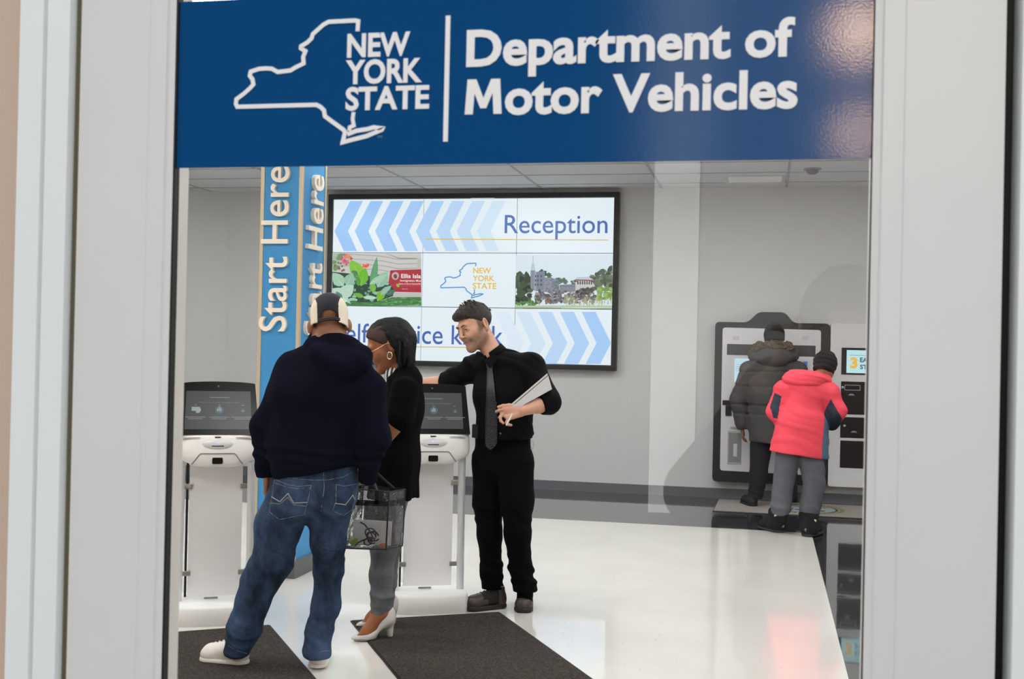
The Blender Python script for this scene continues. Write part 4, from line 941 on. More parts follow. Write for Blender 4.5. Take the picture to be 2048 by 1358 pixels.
for s in (-1, 1): F.ell(HM.w(s * .0885, -.012, -.024), (.010, .019, .030), np.stack([HM.s * math.cos(.4) - s * HM.f * math.sin(.4), HM.f * math.cos(.4) + s * HM.s * math.sin(.4), HM.u]), .008)
F.cone(h(645, 800), h(656, 715), .11, .09, q=1.5, side=RT, k=.05); F.cone(h(632, 940), h(645, 800), .11, .11, q=1.4, side=RT, k=.05)
for a, sg in ((arms_l, -1), (arms_r, 1)): F.cone(h(655, 720), a[0], .06, .05, k=.04); F.chain(a, (.05, .042, .03), k=.02)
add_hand(F, h(534, 948, .03), h(536, 985, .03) - h(534, 948, .03) - 0 * VZ, RT, FW + LFT * .3, (.35, .4, .3)); add_hand(F, h(736, 938, .02), h(728, 950, .16) - h(736, 938, .02), LFT, FW, (.4, .5, .4))
for lg in (legL, legR): F.chain(lg[:-1], (.085, .075, .065, .055, .05, .045), k=.03); F.cone(lg[-2], [lg[-1][0], lg[-1][1], .06], .045, .042, k=.02)
F.plane([0, 0, .045], -VZ, .004)
fobj('body', F, .005, m_skin_d, man)
# jeans
FJ = Field(); FJ.cone(h(631, 918), h(628, 985), .118, .118, q=1.55, side=RT, k=.04); FJ.ell(h(590, 1005, -.05), (.098, .09, .10), None, .05); FJ.ell(h(670, 998, -.05), (.092, .09, .10), None, .05)
FJ.chain(legL, (.108, .103, .088, .080, .072, .074, .060), k=.03); FJ.chain(legR, (.100, .086, .074, .064, .062, .056, .064), k=.03)
FJ.plane(h(470, 1309, -.06), -VZ * 1.0 + RT * .12, .004) if False else None
FJ.plane([0, 0, .052], -VZ, .006); FJ.plane(h(632, 924), VZ, .006)
def fold(p, z0, w, amp, fr, seed=0.0):
    """irregular creases around a height: bands that wander and fade"""
    q = p + np.float32(seed); z = p[:, 2]; m = np.exp(-((z - z0) / w) ** 2); n = vnoise(q, 5.0); n2 = vnoise(q * A(1, 1, .4), 9.0)
    return -amp * m * np.maximum(0, np.sin(z * fr + 5.5 * n + 18 * p[:, 0] + 12 * p[:, 1]) + .3 * n2) * (.55 + .45 * n2)
def dj(p):
    return fold(p, .16, .10, .009, 95) + fold(p, .47, .09, .006, 75, 2.) + fold(p, .72, .05, .007, 80, 4.) - .005 * vnoise(p, 8.0)
FJ.disp = dj
jeans = fobj('jeans', FJ, .006, m_jean, man)
m_st = mat('pale seam stitching', (128, 136, 146), .8); m_stb = mat('pocket embroidery pale', (158, 164, 166), .8)
def stitch(parent, name, m, pts, r, F, y0=4.2, y1=5.2, lift=.003):
    out = []
    for (x0, ya), (x1, yb) in zip(pts, pts[1:]):
        n = max(2, int(math.hypot(x1 - x0, yb - ya) / 5))
        for i in range(n + 1):
            q = F.ray_hit(x0 + (x1 - x0) * i / n, ya + (yb - ya) * i / n, y0, y1, lift / 5)
            if q is not None: out.append(q)
    if len(out) > 3: m_ = MB(); m_.tube(out, r, 6); return m_.build(name, m, parent)
def zj(*pts): return [(500 + x * .13256, 900 + y * .13256) for x, y in pts]
stitch(jeans, 'pocket_seam', m_st, zj((370, 440), (560, 520), (720, 550), (925, 530), (870, 780), (815, 975), (440, 1050), (290, 930), (330, 700), (370, 440)), .0011, FJ)
stitch(jeans, 'pocket_seam', m_st, zj((1300, 520), (1420, 545), (1620, 510), (1590, 740), (1540, 900), (1410, 990), (1250, 920), (1300, 760), (1300, 520)), .0011, FJ)
stitch(jeans, 'pocket_embroidery', m_stb, zj((325, 705), (450, 780), (575, 655), (660, 800), (860, 790)), .0022, FJ); stitch(jeans, 'pocket_embroidery', mat('pocket embroidery olive', (112, 116, 108), .8), zj((315, 800), (450, 815), (575, 715), (660, 825), (850, 850)), .0022, FJ)
stitch(jeans, 'pocket_embroidery', m_stb, zj((1290, 805), (1440, 825), (1550, 680), (1580, 740)), .0022, FJ)
stitch(jeans, 'waist_seam', m_st, zj((420, 400), (700, 430), (950, 455), (1150, 455), (1400, 410), (1610, 300)), .0011, FJ); stitch(jeans, 'back_seam', m_st, zj((1110, 330), (1120, 560), (1095, 780), (1070, 920)), .0011, FJ)
stitch(jeans, 'yoke_seam', m_st, zj((380, 500), (560, 560), (720, 585), (915, 570)), .0010, FJ)
stitch(jeans, 'thigh_crease', m_jean, [(513, 1052), (521, 1075), (540, 1097), (565, 1108), (590, 1101)], .0042, FJ, lift=.0); stitch(jeans, 'thigh_crease', m_jean, [(628, 1078), (645, 1095), (670, 1102), (688, 1092), (693, 1072)], .0042, FJ, lift=.0)
stitch(jeans, 'hem_seam', m_st, [(452, 1288), (470, 1300), (494, 1307)], .0011, FJ); stitch(jeans, 'hem_seam', m_st, [(609, 1297), (632, 1304), (660, 1301)], .0011, FJ)
# hoodie
FS = Field(); FS.cone(h(630, 940), h(634, 880), .130, .142, q=1.40, side=RT, k=.04); FS.cone(h(634, 880), h(646, 785), .142, .150, q=1.40, side=RT, k=.05); FS.cone(h(646, 785), h(655, 735), .150, .105, q=1.5, side=RT, k=.05)
FS.cone(h(655, 712), arms_l[0], .062, .066, k=.06); FS.cone(h(665, 712), arms_r[0], .062, .066, k=.06)
FS.chain([h(637, 682, .04), h(662, 684, -.01), h(692, 697, -.01), h(722, 712, .02)], (.044, .048, .048, .040), k=.03)
FS.cone(h(630, 696, -.03), h(722, 712, -.03), .048, .044, k=.012); FS.cone(h(640, 710, -.075), h(716, 726, -.065), .048, .046, k=.012); FS.cone(h(662, 724, -.085), h(698, 738, -.09), .048, .045, k=.014); 
FS.plane(h(630, 939), -np.cross(h(716, 924) - h(545, 951), FW), .006)
FS.chain(arms_l, (.068, .060, .037), k=.03); FS.chain(arms_r, (.068, .063, .045), k=.03)
FS.cone(arms_l[2], h(531, 951, .03), .036, .032, cut=(0, 1), k=.01); FS.cone(arms_r[2], h(735, 958, .04), .042, .036, cut=(0, 1), k=.01)
FS.ell(h(664, 662, .035), (.050, .055, .05), None, .01, 's')
def dh(p):
    n = vnoise(p, 5.0); m2 = vnoise(p + 3.1, 3.2); z = p[:, 2]; hem = np.exp(-((z - 0.955) / .05) ** 2)
    return -.011 * (1 - np.abs(vnoise(p * A(1, 1, .8) + A(0, 0, 1) * p[:, :1] * .9, 6.0))) * .8 - .008 * m2 - .006 * hem * np.sin(z * 110 + 4 * n) - .004 * n
FS.disp = dh
hoodie = fobj('hoodie', FS, .006, m_navy, man)
stitch(man, 'undershirt_edge', mat('white undershirt', (225, 225, 228), .8), [(613, 945.5), (632, 942), (650, 938)], .004, FJ, 4.3, 5.2, .006)
# cap
m_capn = mat('navy cap cloth', (26, 27, 38), .85, bump=(600, .1)); m_capw = mat('cream cap mesh', (222, 210, 190), .85, bump=(500, .15))
FC = Field(); FC.ell(HM.w(0, -.014, .040), (.0815, .104, .088), HM.R, .01); FC.cone(HM.w(0, .05, .010), HM.w(0, .15, -.005), .012, .010, q=6.0, side=HM.s, k=.02)
FC.cone(HM.w(0, -.014, .03), HM.w(0, -.018, -.04), .0815, .083, q=1.2, side=HM.f, cut=(0, 1), k=.01); FC.plane(HM.w(0, 0, -.033), -HM.u + HM.f * .06 + HM.s * -.12, .004)
FC.ell(HM.w(0, -.112, -.014), (.040, .05, .033), HM.R, .004, 's'); FC.ell(HM.w(0, -.014, .034), (.0765, .098, .084), HM.R, .003, 's'); FC.cone(HM.w(0, -.014, .0), HM.w(0, -.014, -.05), .0765, .0765, q=1.25, side=HM.f, k=.003, op='s')
def pc(c): q = HM.loc(c); return ((np.abs(q[:, 0] + .004) > .047 + .25 * np.maximum(0, q[:, 2] - .055)) & (q[:, 1] < .06) & (q[:, 2] < .105)).astype(int)
cap = fobj('cap', FC, .0032, [m_capn, m_capw], man, pc, 1)
m_ = MB()
for i in range(2): m_.tube([HM.w(.078 * math.sin(a) * 1.02, -.014 - .1 * math.cos(a) * 1.02, -.027 + i * .007 + .004 * math.sin(a)) for a in np.linspace(-.62, .62, 12)], .005, 8)
m_.build('cap_strap', mat('black cap strap', (12, 12, 14), .6), cap); m_ = MB(); lathe(m_, [(0, .006), (.006, .004), (.007, 0)], HM.w(0, -.016, .130), 12, 0, tuple(HM.u)); m_.build('cap_button', m_capn, cap)
g0, g1 = G(497, 1332), G(402, 1322); shoe(man, g0, g1, m_white, m_wsole, name='sneaker', lace=m_white, h=.082, w=.049, hh=.0095); g2 = G(634, 1342); d_ = unit(FW * A(1, 1, 0) - RT * .1); shoe(man, g2 + d_ * .0, g2 + d_ * .29, m_white, m_wsole, name='sneaker', h=.085, w=.046, hh=.0095)

# ------------------------------------------------------------------ woman in black, in profile, holding a clear bag
Yw = 5.42
def w_(x, y, dy=0.0): return P(x, y, Yw + dy)
wom = person('woman in black with long locs, glasses and pale high heels holding a clear bag', G(755, 1275))
pit = math.radians(24); f0 = unit(LFT * .97 + TOC * .22); fW = unit(f0 * math.cos(pit) - VZ * math.sin(pit)); uW = unit(VZ * math.cos(pit) + f0 * math.sin(pit)); sW = np.cross(fW, uW)
earp = w_(782, 692, -.075); HW = Fr([0, 0, 0], fW, uW, .96); HW.c = earp - HW.k * (-.079 * HW.s - .016 * HW.f - .004 * HW.u); WS = FW
m_blk = mat('black knit', (9, 9, 10), .95, spec=.06, bump=(500, .1)); m_gjean = denim('grey jeans cloth', (84, 88, 92), (124, 128, 132)); m_pump = mat('pale grey suede', (206, 202, 200), .6); m_gold = mat('gold metal', (226, 190, 140), .25, .9); m_psole = mat('pump sole', (150, 138, 128), .6)
F = Field(); add_head(F, HW, w_(806, 752), .050)
F.cone(w_(806, 758), w_(800, 800), .06, .085, q=1.5, side=WS, k=.04); F.cone(w_(800, 800), w_(786, 965), .085, .08, q=1.3, side=WS, k=.04)
el, wr_ = w_(802, 838, -.20), w_(748, 905, -.22); F.chain([w_(810, 775, -.17), el, wr_], (.045, .040, .026), k=.02); add_hand(F, wr_, w_(735, 940, -.22) - wr_, LFT, TOC, (.6, .9, .6), .92)
el2, wr2 = w_(795, 850, .17), w_(720, 860, .15); F.chain([w_(806, 775, .17), el2, wr2], (.045, .040, .026), k=.02); add_hand(F, wr2, LFT - VZ * .3, -VZ, TOC, (.3, .4, .3), .92)
ank = w_(760, 1226, -.02); ball = G(722, 1277) + A(0, 0, .03); ank2 = w_(770, 1205, .17)
F.chain([w_(784, 1000, -.06), w_(768, 1095, -.04), w_(763, 1170, -.03), ank], (.06, .048, .040, .028), k=.03); F.chain([w_(784, 1000, .10), w_(778, 1090, .15), w_(772, 1160, .16), ank2], (.058, .046, .040, .030), k=.03)
# near foot in its shoe: toe on the floor, heel raised
gt, gb, gh = G(700, 1283), G(738, 1280), G(781, 1277); dS = unit(gh - gt); dS[2] = 0; hS = .088
def foot(off):
    t0 = gt + off; hh_ = t0 + dS * .185 + VZ * hS; return t0 + dS * .018, t0 + dS * .085, hh_
def foot_skin(F, off, an):
    t0, b0, h0 = foot(off); F.cone(h0 + VZ * .040 - dS * .014, an, .028, .028, k=.03); F.cone(h0 + VZ * .036 - dS * .02, b0 + VZ * .046, .024, .022, k=.03); F.cone(an + VZ * .0, b0 + VZ * .045, .028, .022, k=.04); F.cone(b0 + VZ * .03, t0 + dS * .02 + VZ * .016, .028, .013, k=.02)
off2 = A(.07, .21, 0) * 1.0 ; off2 = G(706, 1256) - gt + dS * .01
foot_skin(F, A(0, 0, 0), ank); foot_skin(F, off2, ank2)
FWb = F; fobj('body', F, .0033, [m_skin_w, m_lipw], wom, lambda c: (lambda q: ((np.abs(q[:, 0]) < .024) & (q[:, 1] > .078) & (q[:, 2] > -.078) & (q[:, 2] < -.052)).astype(int))(HW.loc(c)))
eyes(HW, wom); brows(FWb, HW, wom)
# hair: shaved sides, a cap of roots and long locs falling back
m_hair = mat('black locs', (8, 8, 10), .5, spec=.25, bump=(220, .5)); m_shave = mat('shaved hair', (62, 44, 36), .8, mottle=(260, .2))
F = Field(); F.ell(HW.w(0, -.016, .046), (.0775, .0985, .086), HW.R, .01); F.plane(HW.w(0, .030, .030), unit(HW.f * .75 - HW.u * .66), .01); F.plane(HW.w(0, 0, .02), -HW.u, .006); F.ell(HW.w(0, .06, -.03), (.09, .05, .07), HW.R, .01, 's')
fobj('shaved_sides', F, .004, m_shave, wom)
hb = MB(); rh = random.Random(21)
F = Field(); F.ell(HW.w(0, -.024, .050), (.072, .098, .084), HW.R, .01); F.plane(HW.w(0, .072, .06), unit(HW.f - HW.u * .30), .02); F.plane(HW.w(0, -.02, .026), unit(HW.f * .62 - HW.u * .78), .02)
F.cone(w_(806, 676), w_(810, 722, .01), .054, .048, q=1.45, side=FW, k=.05); F.cone(w_(796, 662), w_(806, 680), .05, .052, q=1.4, side=FW, k=.05); F.plane(w_(812, 734), -VZ, .01)
F.disp = lambda p: -.004 * np.abs(np.sin(((p - HW.c) @ FW) * 190 + 2 * vnoise(p, 8.0))) - .002 * vnoise(p, 60.0)
hair = fobj('hair', F, .0035, m_hair, wom)
for i in range(76):
    a = rh.uniform(-1, 1); b0 = rh.uniform(0, 1); dep = .088 * a; out = math.sqrt(max(0, 1 - a * a))
    top = HW.w(.060 * a, .015 - .085 * b0, .132 - .05 * a * a - .030 * b0)
    xe = 792 + rh.uniform(0, 1) * 16 + 22 * out * rh.uniform(.55, 1); ye = rh.uniform(716, 741)
    m1 = w_(788 + (xe - 788) * .75 + 3, 658 + (1 - b0) * 2 + 14 * abs(a) ** 2, dep * 1.02); m2 = w_(xe + 1.5, 690 + rh.uniform(-6, 6), dep * 1.12); en = w_(xe - 2, ye, dep * 1.08)
    C4 = [top, m1, m2, en]; P5 = []
    for t in np.linspace(0, 1, 13): P5.append((1 - t) ** 3 * C4[0] + 3 * (1 - t) ** 2 * t * (C4[1] + (C4[1] - (C4[0] + C4[2]) / 2) * .5) + 3 * (1 - t) * t * t * (C4[2] + (C4[2] - (C4[1] + C4[3]) / 2) * .5) + t ** 3 * C4[3])
    rad = [.0062 + .0011 * math.sin(j * 2.1 + i) for j in range(len(P5))]; rad[-1] = .0035; hb.tube(P5, rad, 7)
hb.build('loc_strands', m_hair, hair)
# glasses, earring
gl = MB()
for s in (-1, 1):
    cc = HW.w(s * .034, .096, .004); gl.tube([cc + HW.k * (.022 * math.cos(a) * HW.s + .018 * math.sin(a) * HW.u) for a in np.linspace(0, 2 * PI, 18)], .0014, 6); gl.tube([HW.w(s * .055, .094, .008), HW.w(s * .072, .06, .009), HW.w(s * .080, -.005, .018), HW.w(s * .080, -.022, .004)], .0020, 6)
gl.tube([HW.w(-.013, .099, .008), HW.w(0, .103, .010), HW.w(.013, .099, .008)], .0014, 6); gl.build('glasses', m_gold, wom)
er = MB(); c_ = earp - VZ * .047 - RT * .004 + TOC * .012; er.tube([c_ + .0175 * math.sin(a) * VZ + .0115 * math.cos(a) * RT for a in np.linspace(.2, 2 * PI - .2 + .4, 20)], .0028, 7); er.build('hoop_earring', mat('pale gold hoop', (240, 226, 206), .25, .7), wom)
# striped scarf edge, tunic, sleeve
F = Field(); F.cone(w_(790, 752, -.02), w_(802, 760, .05), .052, .052, k=.02)
m_str = bpy.data.materials.new('black and white stripes'); m_str.use_nodes = True; _n = m_str.node_tree.nodes; _l = m_str.node_tree.links; _w = _n.new('ShaderNodeTexWave'); _w.inputs['Scale'].default_value = 14; _t = _n.new('ShaderNodeTexCoord'); _l.new(_t.outputs['Object'], _w.inputs[0]); _r2 = _n.new('ShaderNodeValToRGB'); _r2.color_ramp.interpolation = 'CONSTANT'; _r2.color_ramp.elements[1].position = .5; _r2.color_ramp.elements[0].color = (.01, .01, .01, 1); _r2.color_ramp.elements[1].color = (.8, .8, .8, 1); _l.new(_w.outputs[0], _r2.inputs[0]); _l.new(_r2.outputs[0], _n['Principled BSDF'].inputs['Base Color'])
fobj('striped_scarf', F, .005, m_str, wom)
F = Field(); F.cone(w_(808, 768), w_(800, 815), .085, .108, q=1.55, side=WS, k=.05); F.cone(w_(800, 815), w_(792, 915), .108, .108, q=1.35, side=WS, k=.05); F.cone(w_(792, 915), w_(784, 1020), .108, .128, q=1.3, side=WS, k=.05); F.cone(w_(813, 752), w_(810, 775), .062, .08, q=1.3, side=WS, k=.03)
F.plane(w_(780, 992), -VZ + RT * .02, .006); F.chain([w_(810, 782, -.165), el + VZ * .01], (.066, .064), k=.04); F.cone(el + VZ * .01, el + unit(wr_ - el) * .02, .062, .060, cut=(0, 1), k=.02); F.chain([w_(806, 780, .165), el2, wr2 + RT * .03], (.064, .06, .045), k=.04)
F.disp = lambda p: fold(p, 1.28, .10, .010, 60, 1.) - .010 * np.maximum(0, np.sin(p[:, 0] * 40 + p[:, 1] * 45 + 3 * vnoise(p, 3.0))) * np.clip((1.15 - p[:, 2]) / .5, 0, 1) - .005 * vnoise(p, 6.0)
fobj('tunic', F, .006, m_blk, wom)
F = Field(); F.chain([w_(784, 1000, -.06), w_(768, 1095, -.04), w_(762, 1150, -.03), w_(763, 1190, -.03), w_(759, 1228, -.02)], (.078, .062, .055, .048, .044), k=.03); F.chain([w_(784, 1000, .10), w_(778, 1090, .15), w_(772, 1160, .16), w_(771, 1208, .17)], (.075, .058, .050, .042), k=.03); F.cone(w_(784, 970, -.03), w_(785, 970, .08), .085, .085, k=.05)
F.plane(w_(759, 1238, -.02), -VZ + LFT * .55, .005); F.disp = lambda p: fold(p, .20, .09, .009, 110, 3.) + fold(p, .48, .06, .005, 90) - .003 * vnoise(p, 12.0)
fobj('jeans', F, .0055, m_gjean, wom)
def pump(off):
    t0, b0, h0 = foot(off); s_ = np.array([-dS[1], dS[0], 0]); F = Field(); F.cone(t0 + VZ * .010, b0 + VZ * .024, .012, .034, q=1.05, side=s_, k=.02); F.cone(t0 + dS * .02 + VZ * .014, b0 + dS * .01 + VZ * .03, .018, .038, k=.02)
    F.plane(b0 + VZ * .034, unit(VZ - dS * .12), .006); F.plane([0, 0, .0095], -VZ, .003)
    F.cone(b0 + VZ * .016, h0 + VZ * .004, .017, .020, q=1.9, side=s_, k=.02); G_ = h0 - dS * .002
    F.cone(G_ + VZ * .002, G_ + VZ * .040 + dS * .006, .034, .032, k=.02); F.cone(h0 - dS * .06 + VZ * .006, h0 + VZ * .02, .024, .033, k=.03)
    F.ell(h0 - dS * .012 + VZ * .046, (.034, .030, .044), np.stack([dS, s_, VZ]), .006, 's'); F.ell(b0 + dS * .02 + VZ * .056, (.070, .027, .026), np.stack([unit(dS + VZ * .45), s_, unit(VZ - dS * .45)]), .006, 's')
    F.cone(h0 + dS * .012 - VZ * .010, np.array([*(h0 + dS * .016)[:2], .010]), .022, .0125, k=.012); F.plane([0, 0, .0098], -VZ, .002)
    o = fobj('high_heel', F, .003, m_pump, wom, relax=2)
    q = MB(); lo = [t0 + VZ * .0096, t0 + dS * .03 + VZ * .0096, b0 + VZ * .0096]; wd = (.010, .030, .034); v = []; 
    for c, w0 in zip(lo, wd): v += [c - s_ * w0, c + s_ * w0, c - s_ * w0 - VZ * .004, c + s_ * w0 - VZ * .004]
    q.add(v, [(0, 1, 5, 4), (4, 5, 9, 8), (2, 6, 7, 3), (6, 10, 11, 7), (0, 4, 6, 2), (4, 8, 10, 6), (1, 3, 7, 5), (5, 7, 11, 9), (0, 2, 3, 1), (8, 9, 11, 10)]); q.build('sole', m_psole, o); return o
pump(A(0, 0, 0)); pump(off2)

# ------------------------------------------------------------------ the clear bag and what is in it
Ybag = 5.13
def bg(x, y, dy=0.0): return P(x, y, Ybag + dy)
B0, B1 = bg(684, 1096), bg(772, 1099); Tt0, Tt1 = bg(693, 976), bg(778, 984); bx_ = unit(B1 - B0); by_ = unit(unit(np.cross(VZ, bx_)) * .93 + bx_ * .34) * .125; lift_ = bg(797, 1008, .1)
film = glass_mat('clear vinyl', (.96, .965, .97), 1.8, .12, .03, (205, 205, 212), (26, 1.0)); m_pipe = mat('black bag piping', (12, 12, 13), .5)
bag = thing('clear_bag', 'clear vinyl bag with black trim hanging from the hand of the woman in black', 'bag', B0 * .5 + B1 * .5)
def panel(name, a, b, c, d, nx=14, nz=16, amp=.006):
    v = []; n_ = unit(np.cross(b - a, d - a))
    for j in range(nz + 1):
        for i in range(nx + 1):
            s, t = i / nx, j / nz; p = (a * (1 - s) + b * s) * (1 - t) + (d * (1 - s) + c * s) * t; e_ = min(s, 1 - s, t, 1 - t) * 4
            p = p + n_ * amp * min(1, e_) * (math.sin(9 * s + 13 * t) + .6 * math.sin(23 * s - 17 * t)); v.append(p)
    f = [(j * (nx + 1) + i, j * (nx + 1) + i + 1, (j + 1) * (nx + 1) + i + 1, (j + 1) * (nx + 1) + i) for j in range(nz) for i in range(nx)]; q = MB(); q.add(v, f, 0, True); return q.build(name, film, bag, normals=False)
bk = lambda p: p + by_
panel('front_panel', B0, B1, Tt1, Tt0); panel('back_panel', bk(B0), bk(B1), bk(Tt1), bk(Tt0)); panel('side_panel', B1, bk(B1), bk(Tt1), Tt1, 8); panel('side_panel', bk(B0), B0, Tt0, bk(Tt0), 8); panel('bottom_panel', bk(B0), bk(B1), B1, B0, 12, 6, .003)
q = MB(); ed = [(B0, B1), (B1, Tt1), (B0, Tt0), (Tt0, Tt1), (B1, bk(B1)), (Tt1, bk(Tt1)), (bk(B1), bk(Tt1)), (bk(Tt0), bk(Tt1)), (Tt0, bk(Tt0)), (B0, bk(B0)), (bk(B0), bk(B1)), (bk(B0), bk(Tt0))]
for i, (a, b) in enumerate(ed): q = MB(); q.tube([a, b], .0042 if i in (1, 0) else .003, 8); q.build('piping', m_pipe, bag)
up_ = Tt0 - B0
def at_(s, t, o=-.004): return (B0 * (1 - s) + B1 * s) + ((Tt0 * (1 - s) + Tt1 * s) - (B0 * (1 - s) + B1 * s)) * t - unit(by_) * (-o)
q = MB(); q.add([at_(-.02, .72), at_(1.02, .75), at_(1.02, .84), at_(-.02, .82), at_(-.02, .72, -.001), at_(1.02, .75, -.001), at_(1.02, .84, -.001), at_(-.02, .82, -.001)], [(0, 1, 2, 3), (7, 6, 5, 4), (0, 4, 5, 1), (3, 2, 6, 7), (1, 5, 6, 2), (0, 3, 7, 4)]); q.build('trim_band', m_pipe, bag)
q = MB(); b1, b2 = bk(Tt1) - (bk(Tt1) - bk(B1)) * .28, bk(Tt1) - (bk(Tt1) - bk(B1)) * .17; a1, a2 = Tt1 - (Tt1 - B1) * .25, Tt1 - (Tt1 - B1) * .16; ox = bx_ * .003; q.add([a1 + ox, b1 + ox, b2 + ox, a2 + ox, a1, b1, b2, a2], [(0, 1, 2, 3), (7, 6, 5, 4), (0, 4, 5, 1), (3, 2, 6, 7), (1, 5, 6, 2), (0, 3, 7, 4)]); q.build('trim_band', m_pipe, bag)
hand_ = wr_ + unit(w_(735, 940, -.22) - wr_) * .085
for o in (A(0, 0, 0), by_):
    for s in (.18, .74):
        q = MB(); a, b = at_(s, .78) + o, at_(s, 1.0) + o; w2 = bx_ * .011; d2 = unit(by_) * .002; q.add([a - w2, a + w2, b + w2, b - w2, a - w2 + d2, a + w2 + d2, b + w2 + d2, b - w2 + d2], [(0, 1, 2, 3), (7, 6, 5, 4), (0, 4, 5, 1), (3, 2, 6, 7), (1, 5, 6, 2), (0, 3, 7, 4)]); q.build('strap', m_pipe, bag)
    q = MB(); q.tube([at_(.18, 1.0) + o, (at_(.18, 1.0) + o) * .5 + hand_ * .5 + VZ * .01, hand_ - bx_ * .03, hand_ + bx_ * .03, (at_(.74, 1.0) + o) * .5 + hand_ * .5 + VZ * .01, at_(.74, 1.0) + o], .006, 8); q.build('strap', m_pipe, bag)
def inb(s, t, d): return at_(s, t, 0) + by_ * d
def sheet(name, label, cat, s0, s1, t0, t1, d, col, th=.006):
    a, b, c, e_ = inb(s0, t0, d), inb(s1, t0, d), inb(s1, t1, d), inb(s0, t1, d); o = unit(by_) * th; q = MB(); q.add([a, b, c, e_, a + o, b + o, c + o, e_ + o], [(0, 1, 2, 3), (7, 6, 5, 4), (0, 4, 5, 1), (3, 2, 6, 7), (1, 5, 6, 2), (0, 3, 7, 4)]); return tag(q.build(name, mat(name + ' surface', col, .6)), label, cat)
sheet('document_folder', 'dark grey folder standing in the clear bag behind the white sheets', 'folder', .20, .93, .05, .76, .62, (58, 58, 60), .010)
sheet('paper_sheets', 'white paper sheets standing in the lower half of the clear bag', 'paper', .06, .94, .04, .46, .40, (248, 248, 250), .006)
rc = random.Random(8); q = MB()
for i in range(5):
    c0 = inb(rc.uniform(.5, .8), rc.uniform(.08, .26), rc.uniform(.12, .3)); r1 = rc.uniform(.018, .034); ax1 = unit(bx_ * rc.uniform(.6, 1) + VZ * rc.uniform(-.3, .3)); ax2 = unit(VZ + by_ * rc.uniform(-2, 2)); q.tube([c0 + r1 * math.cos(a) * ax1 + r1 * .8 * math.sin(a) * ax2 + bx_ * .004 * a * .3 for a in np.linspace(0, 5.6, 22)], .0032, 6)
q.tube([inb(.30, .43, .2), inb(.42, .40, .16), inb(.55, .30, .14), inb(.66, .14, .18)], .0036, 7); q.tube([inb(.20, .04, .2), inb(.36, .12, .2), inb(.5, .16, .16), inb(.6, .1, .2)], .004, 7)
tag(q.build('cable_tangle', m_pipe), 'tangle of black cables at the bottom of the clear bag', 'cable')
F = Field(); F.ell(inb(.16, .09, .2), (.018, .012, .016), None, .01); F.ell(inb(.21, .11, .22), (.012, .012, .016), None, .01); F.disp = lambda p: -.003 * vnoise(p, 90.0); tag(fobj('lime_wrapper', F, .003, mat('lime green foil', (160, 196, 60), .4), None), 'crumpled lime green wrapper in the left corner of the clear bag', 'wrapper')
F = Field(); F.ell(inb(.84, .045, .25), (.024, .014, .012), None, .01); F.ell(inb(.74, .035, .4), (.02, .014, .010), None, .01); F.disp = lambda p: -.003 * vnoise(p, 80.0); tag(fobj('orange_packet', F, .003, mat('orange packet', (212, 122, 70), .45), None), 'small orange packet at the bottom right of the clear bag', 'packet')

# ------------------------------------------------------------------ young man in black leaning on the kiosk
Yy = 6.20
def y_(x, y, dy=0.0): return P(x, y, Yy + dy)
ym = person('young man in black shirt and patterned tie leaning on a kiosk, tablet under arm', G(1010, 1222))
fB = unit(TOC * .88 + LFT * .48 - VZ * (TOC @ VZ) * .88 - VZ * (LFT @ VZ) * .48); sB = np.cross(fB, VZ)            # body front and the man's own right
th, pt, ro = math.radians(49), math.radians(19), math.radians(12)
f0 = TOC * math.cos(th) + LFT * math.sin(th); f0 = unit(f0 - VZ * f0[2]); fY = unit(f0 * math.cos(pt) - VZ * math.sin(pt)); uY = unit(VZ * math.cos(pt) + f0 * math.sin(pt)); sY = np.cross(fY, uY); uY = unit(uY * math.cos(ro) + sY * math.sin(ro))
earY = y_(972, 647, -.02); HY = Fr([0, 0, 0], fY, uY, 1.05); HY.c = earY - HY.k * (-.079 * HY.s - .016 * HY.f - .004 * HY.u)
m_shirt = mat('black shirt cloth', (8, 8, 9), .85, spec=.12, bump=(700, .06)); m_trou = mat('black trousers cloth', (7, 7, 8), .9, spec=.08, bump=(600, .08)); m_yhair = mat('dark brown hair', (42, 31, 25), .6, bump=(260, .6), mottle=(90, .25))
shL, shR = y_(953, 733, .10), y_(1064, 734, -.05)                # image left and right shoulders
elL, wrL = y_(896, 764, .05), y_(838, 766, .06); elR, wrR = y_(1098, 805, -.16), y_(1044, 822, -.27)
F = Field(); add_head(F, HY, y_(990, 716, .03), .054)
F.cone(y_(1000, 740, .03), y_(1006, 790, .02), .085, .10, q=1.5, side=sB, k=.04); F.cone(y_(1006, 790, .02), y_(1004, 900, .03), .10, .085, q=1.35, side=sB, k=.04)
F.chain([shL, elL, wrL], (.048, .040, .028), k=.02); F.chain([shR, elR, y_(1076, 812, -.21), wrR], (.048, .040, .037, .0265), k=.02)
add_hand(F, wrL, LFT - VZ * .12, -VZ, TOC, (.15, .25, .2)); dR = unit(y_(1012, 826, -.30) - wrR)
add_hand(F, wrR, dR - VZ * .10, TOC * -.55 + VZ * -.1 + RT * .1, VZ * .9 + TOC * .3, sc=.98, thumb=(.85, .25, .05), curls=((.35, .75, .5), (.6, .9, .6), (.8, 1.0, .7), (.9, 1.1, .7)))
lgL = [y_(978, 925, .06), y_(977, 1000, .04), y_(979, 1070, .0), y_(982, 1140, .03), y_(988, 1190, .05)]; lgR = [y_(1032, 925, -.02), y_(1034, 1000, -.05), y_(1036, 1068, -.08), y_(1041, 1135, -.02), y_(1050, 1180, .02)]
for lg in (lgL, lgR): F.chain(lg, (.080, .068, .055, .045, .038), k=.03); F.cone(lg[-1], [lg[-1][0], lg[-1][1], .05], .038, .036, k=.02)
F.plane([0, 0, .04], -VZ, .004)
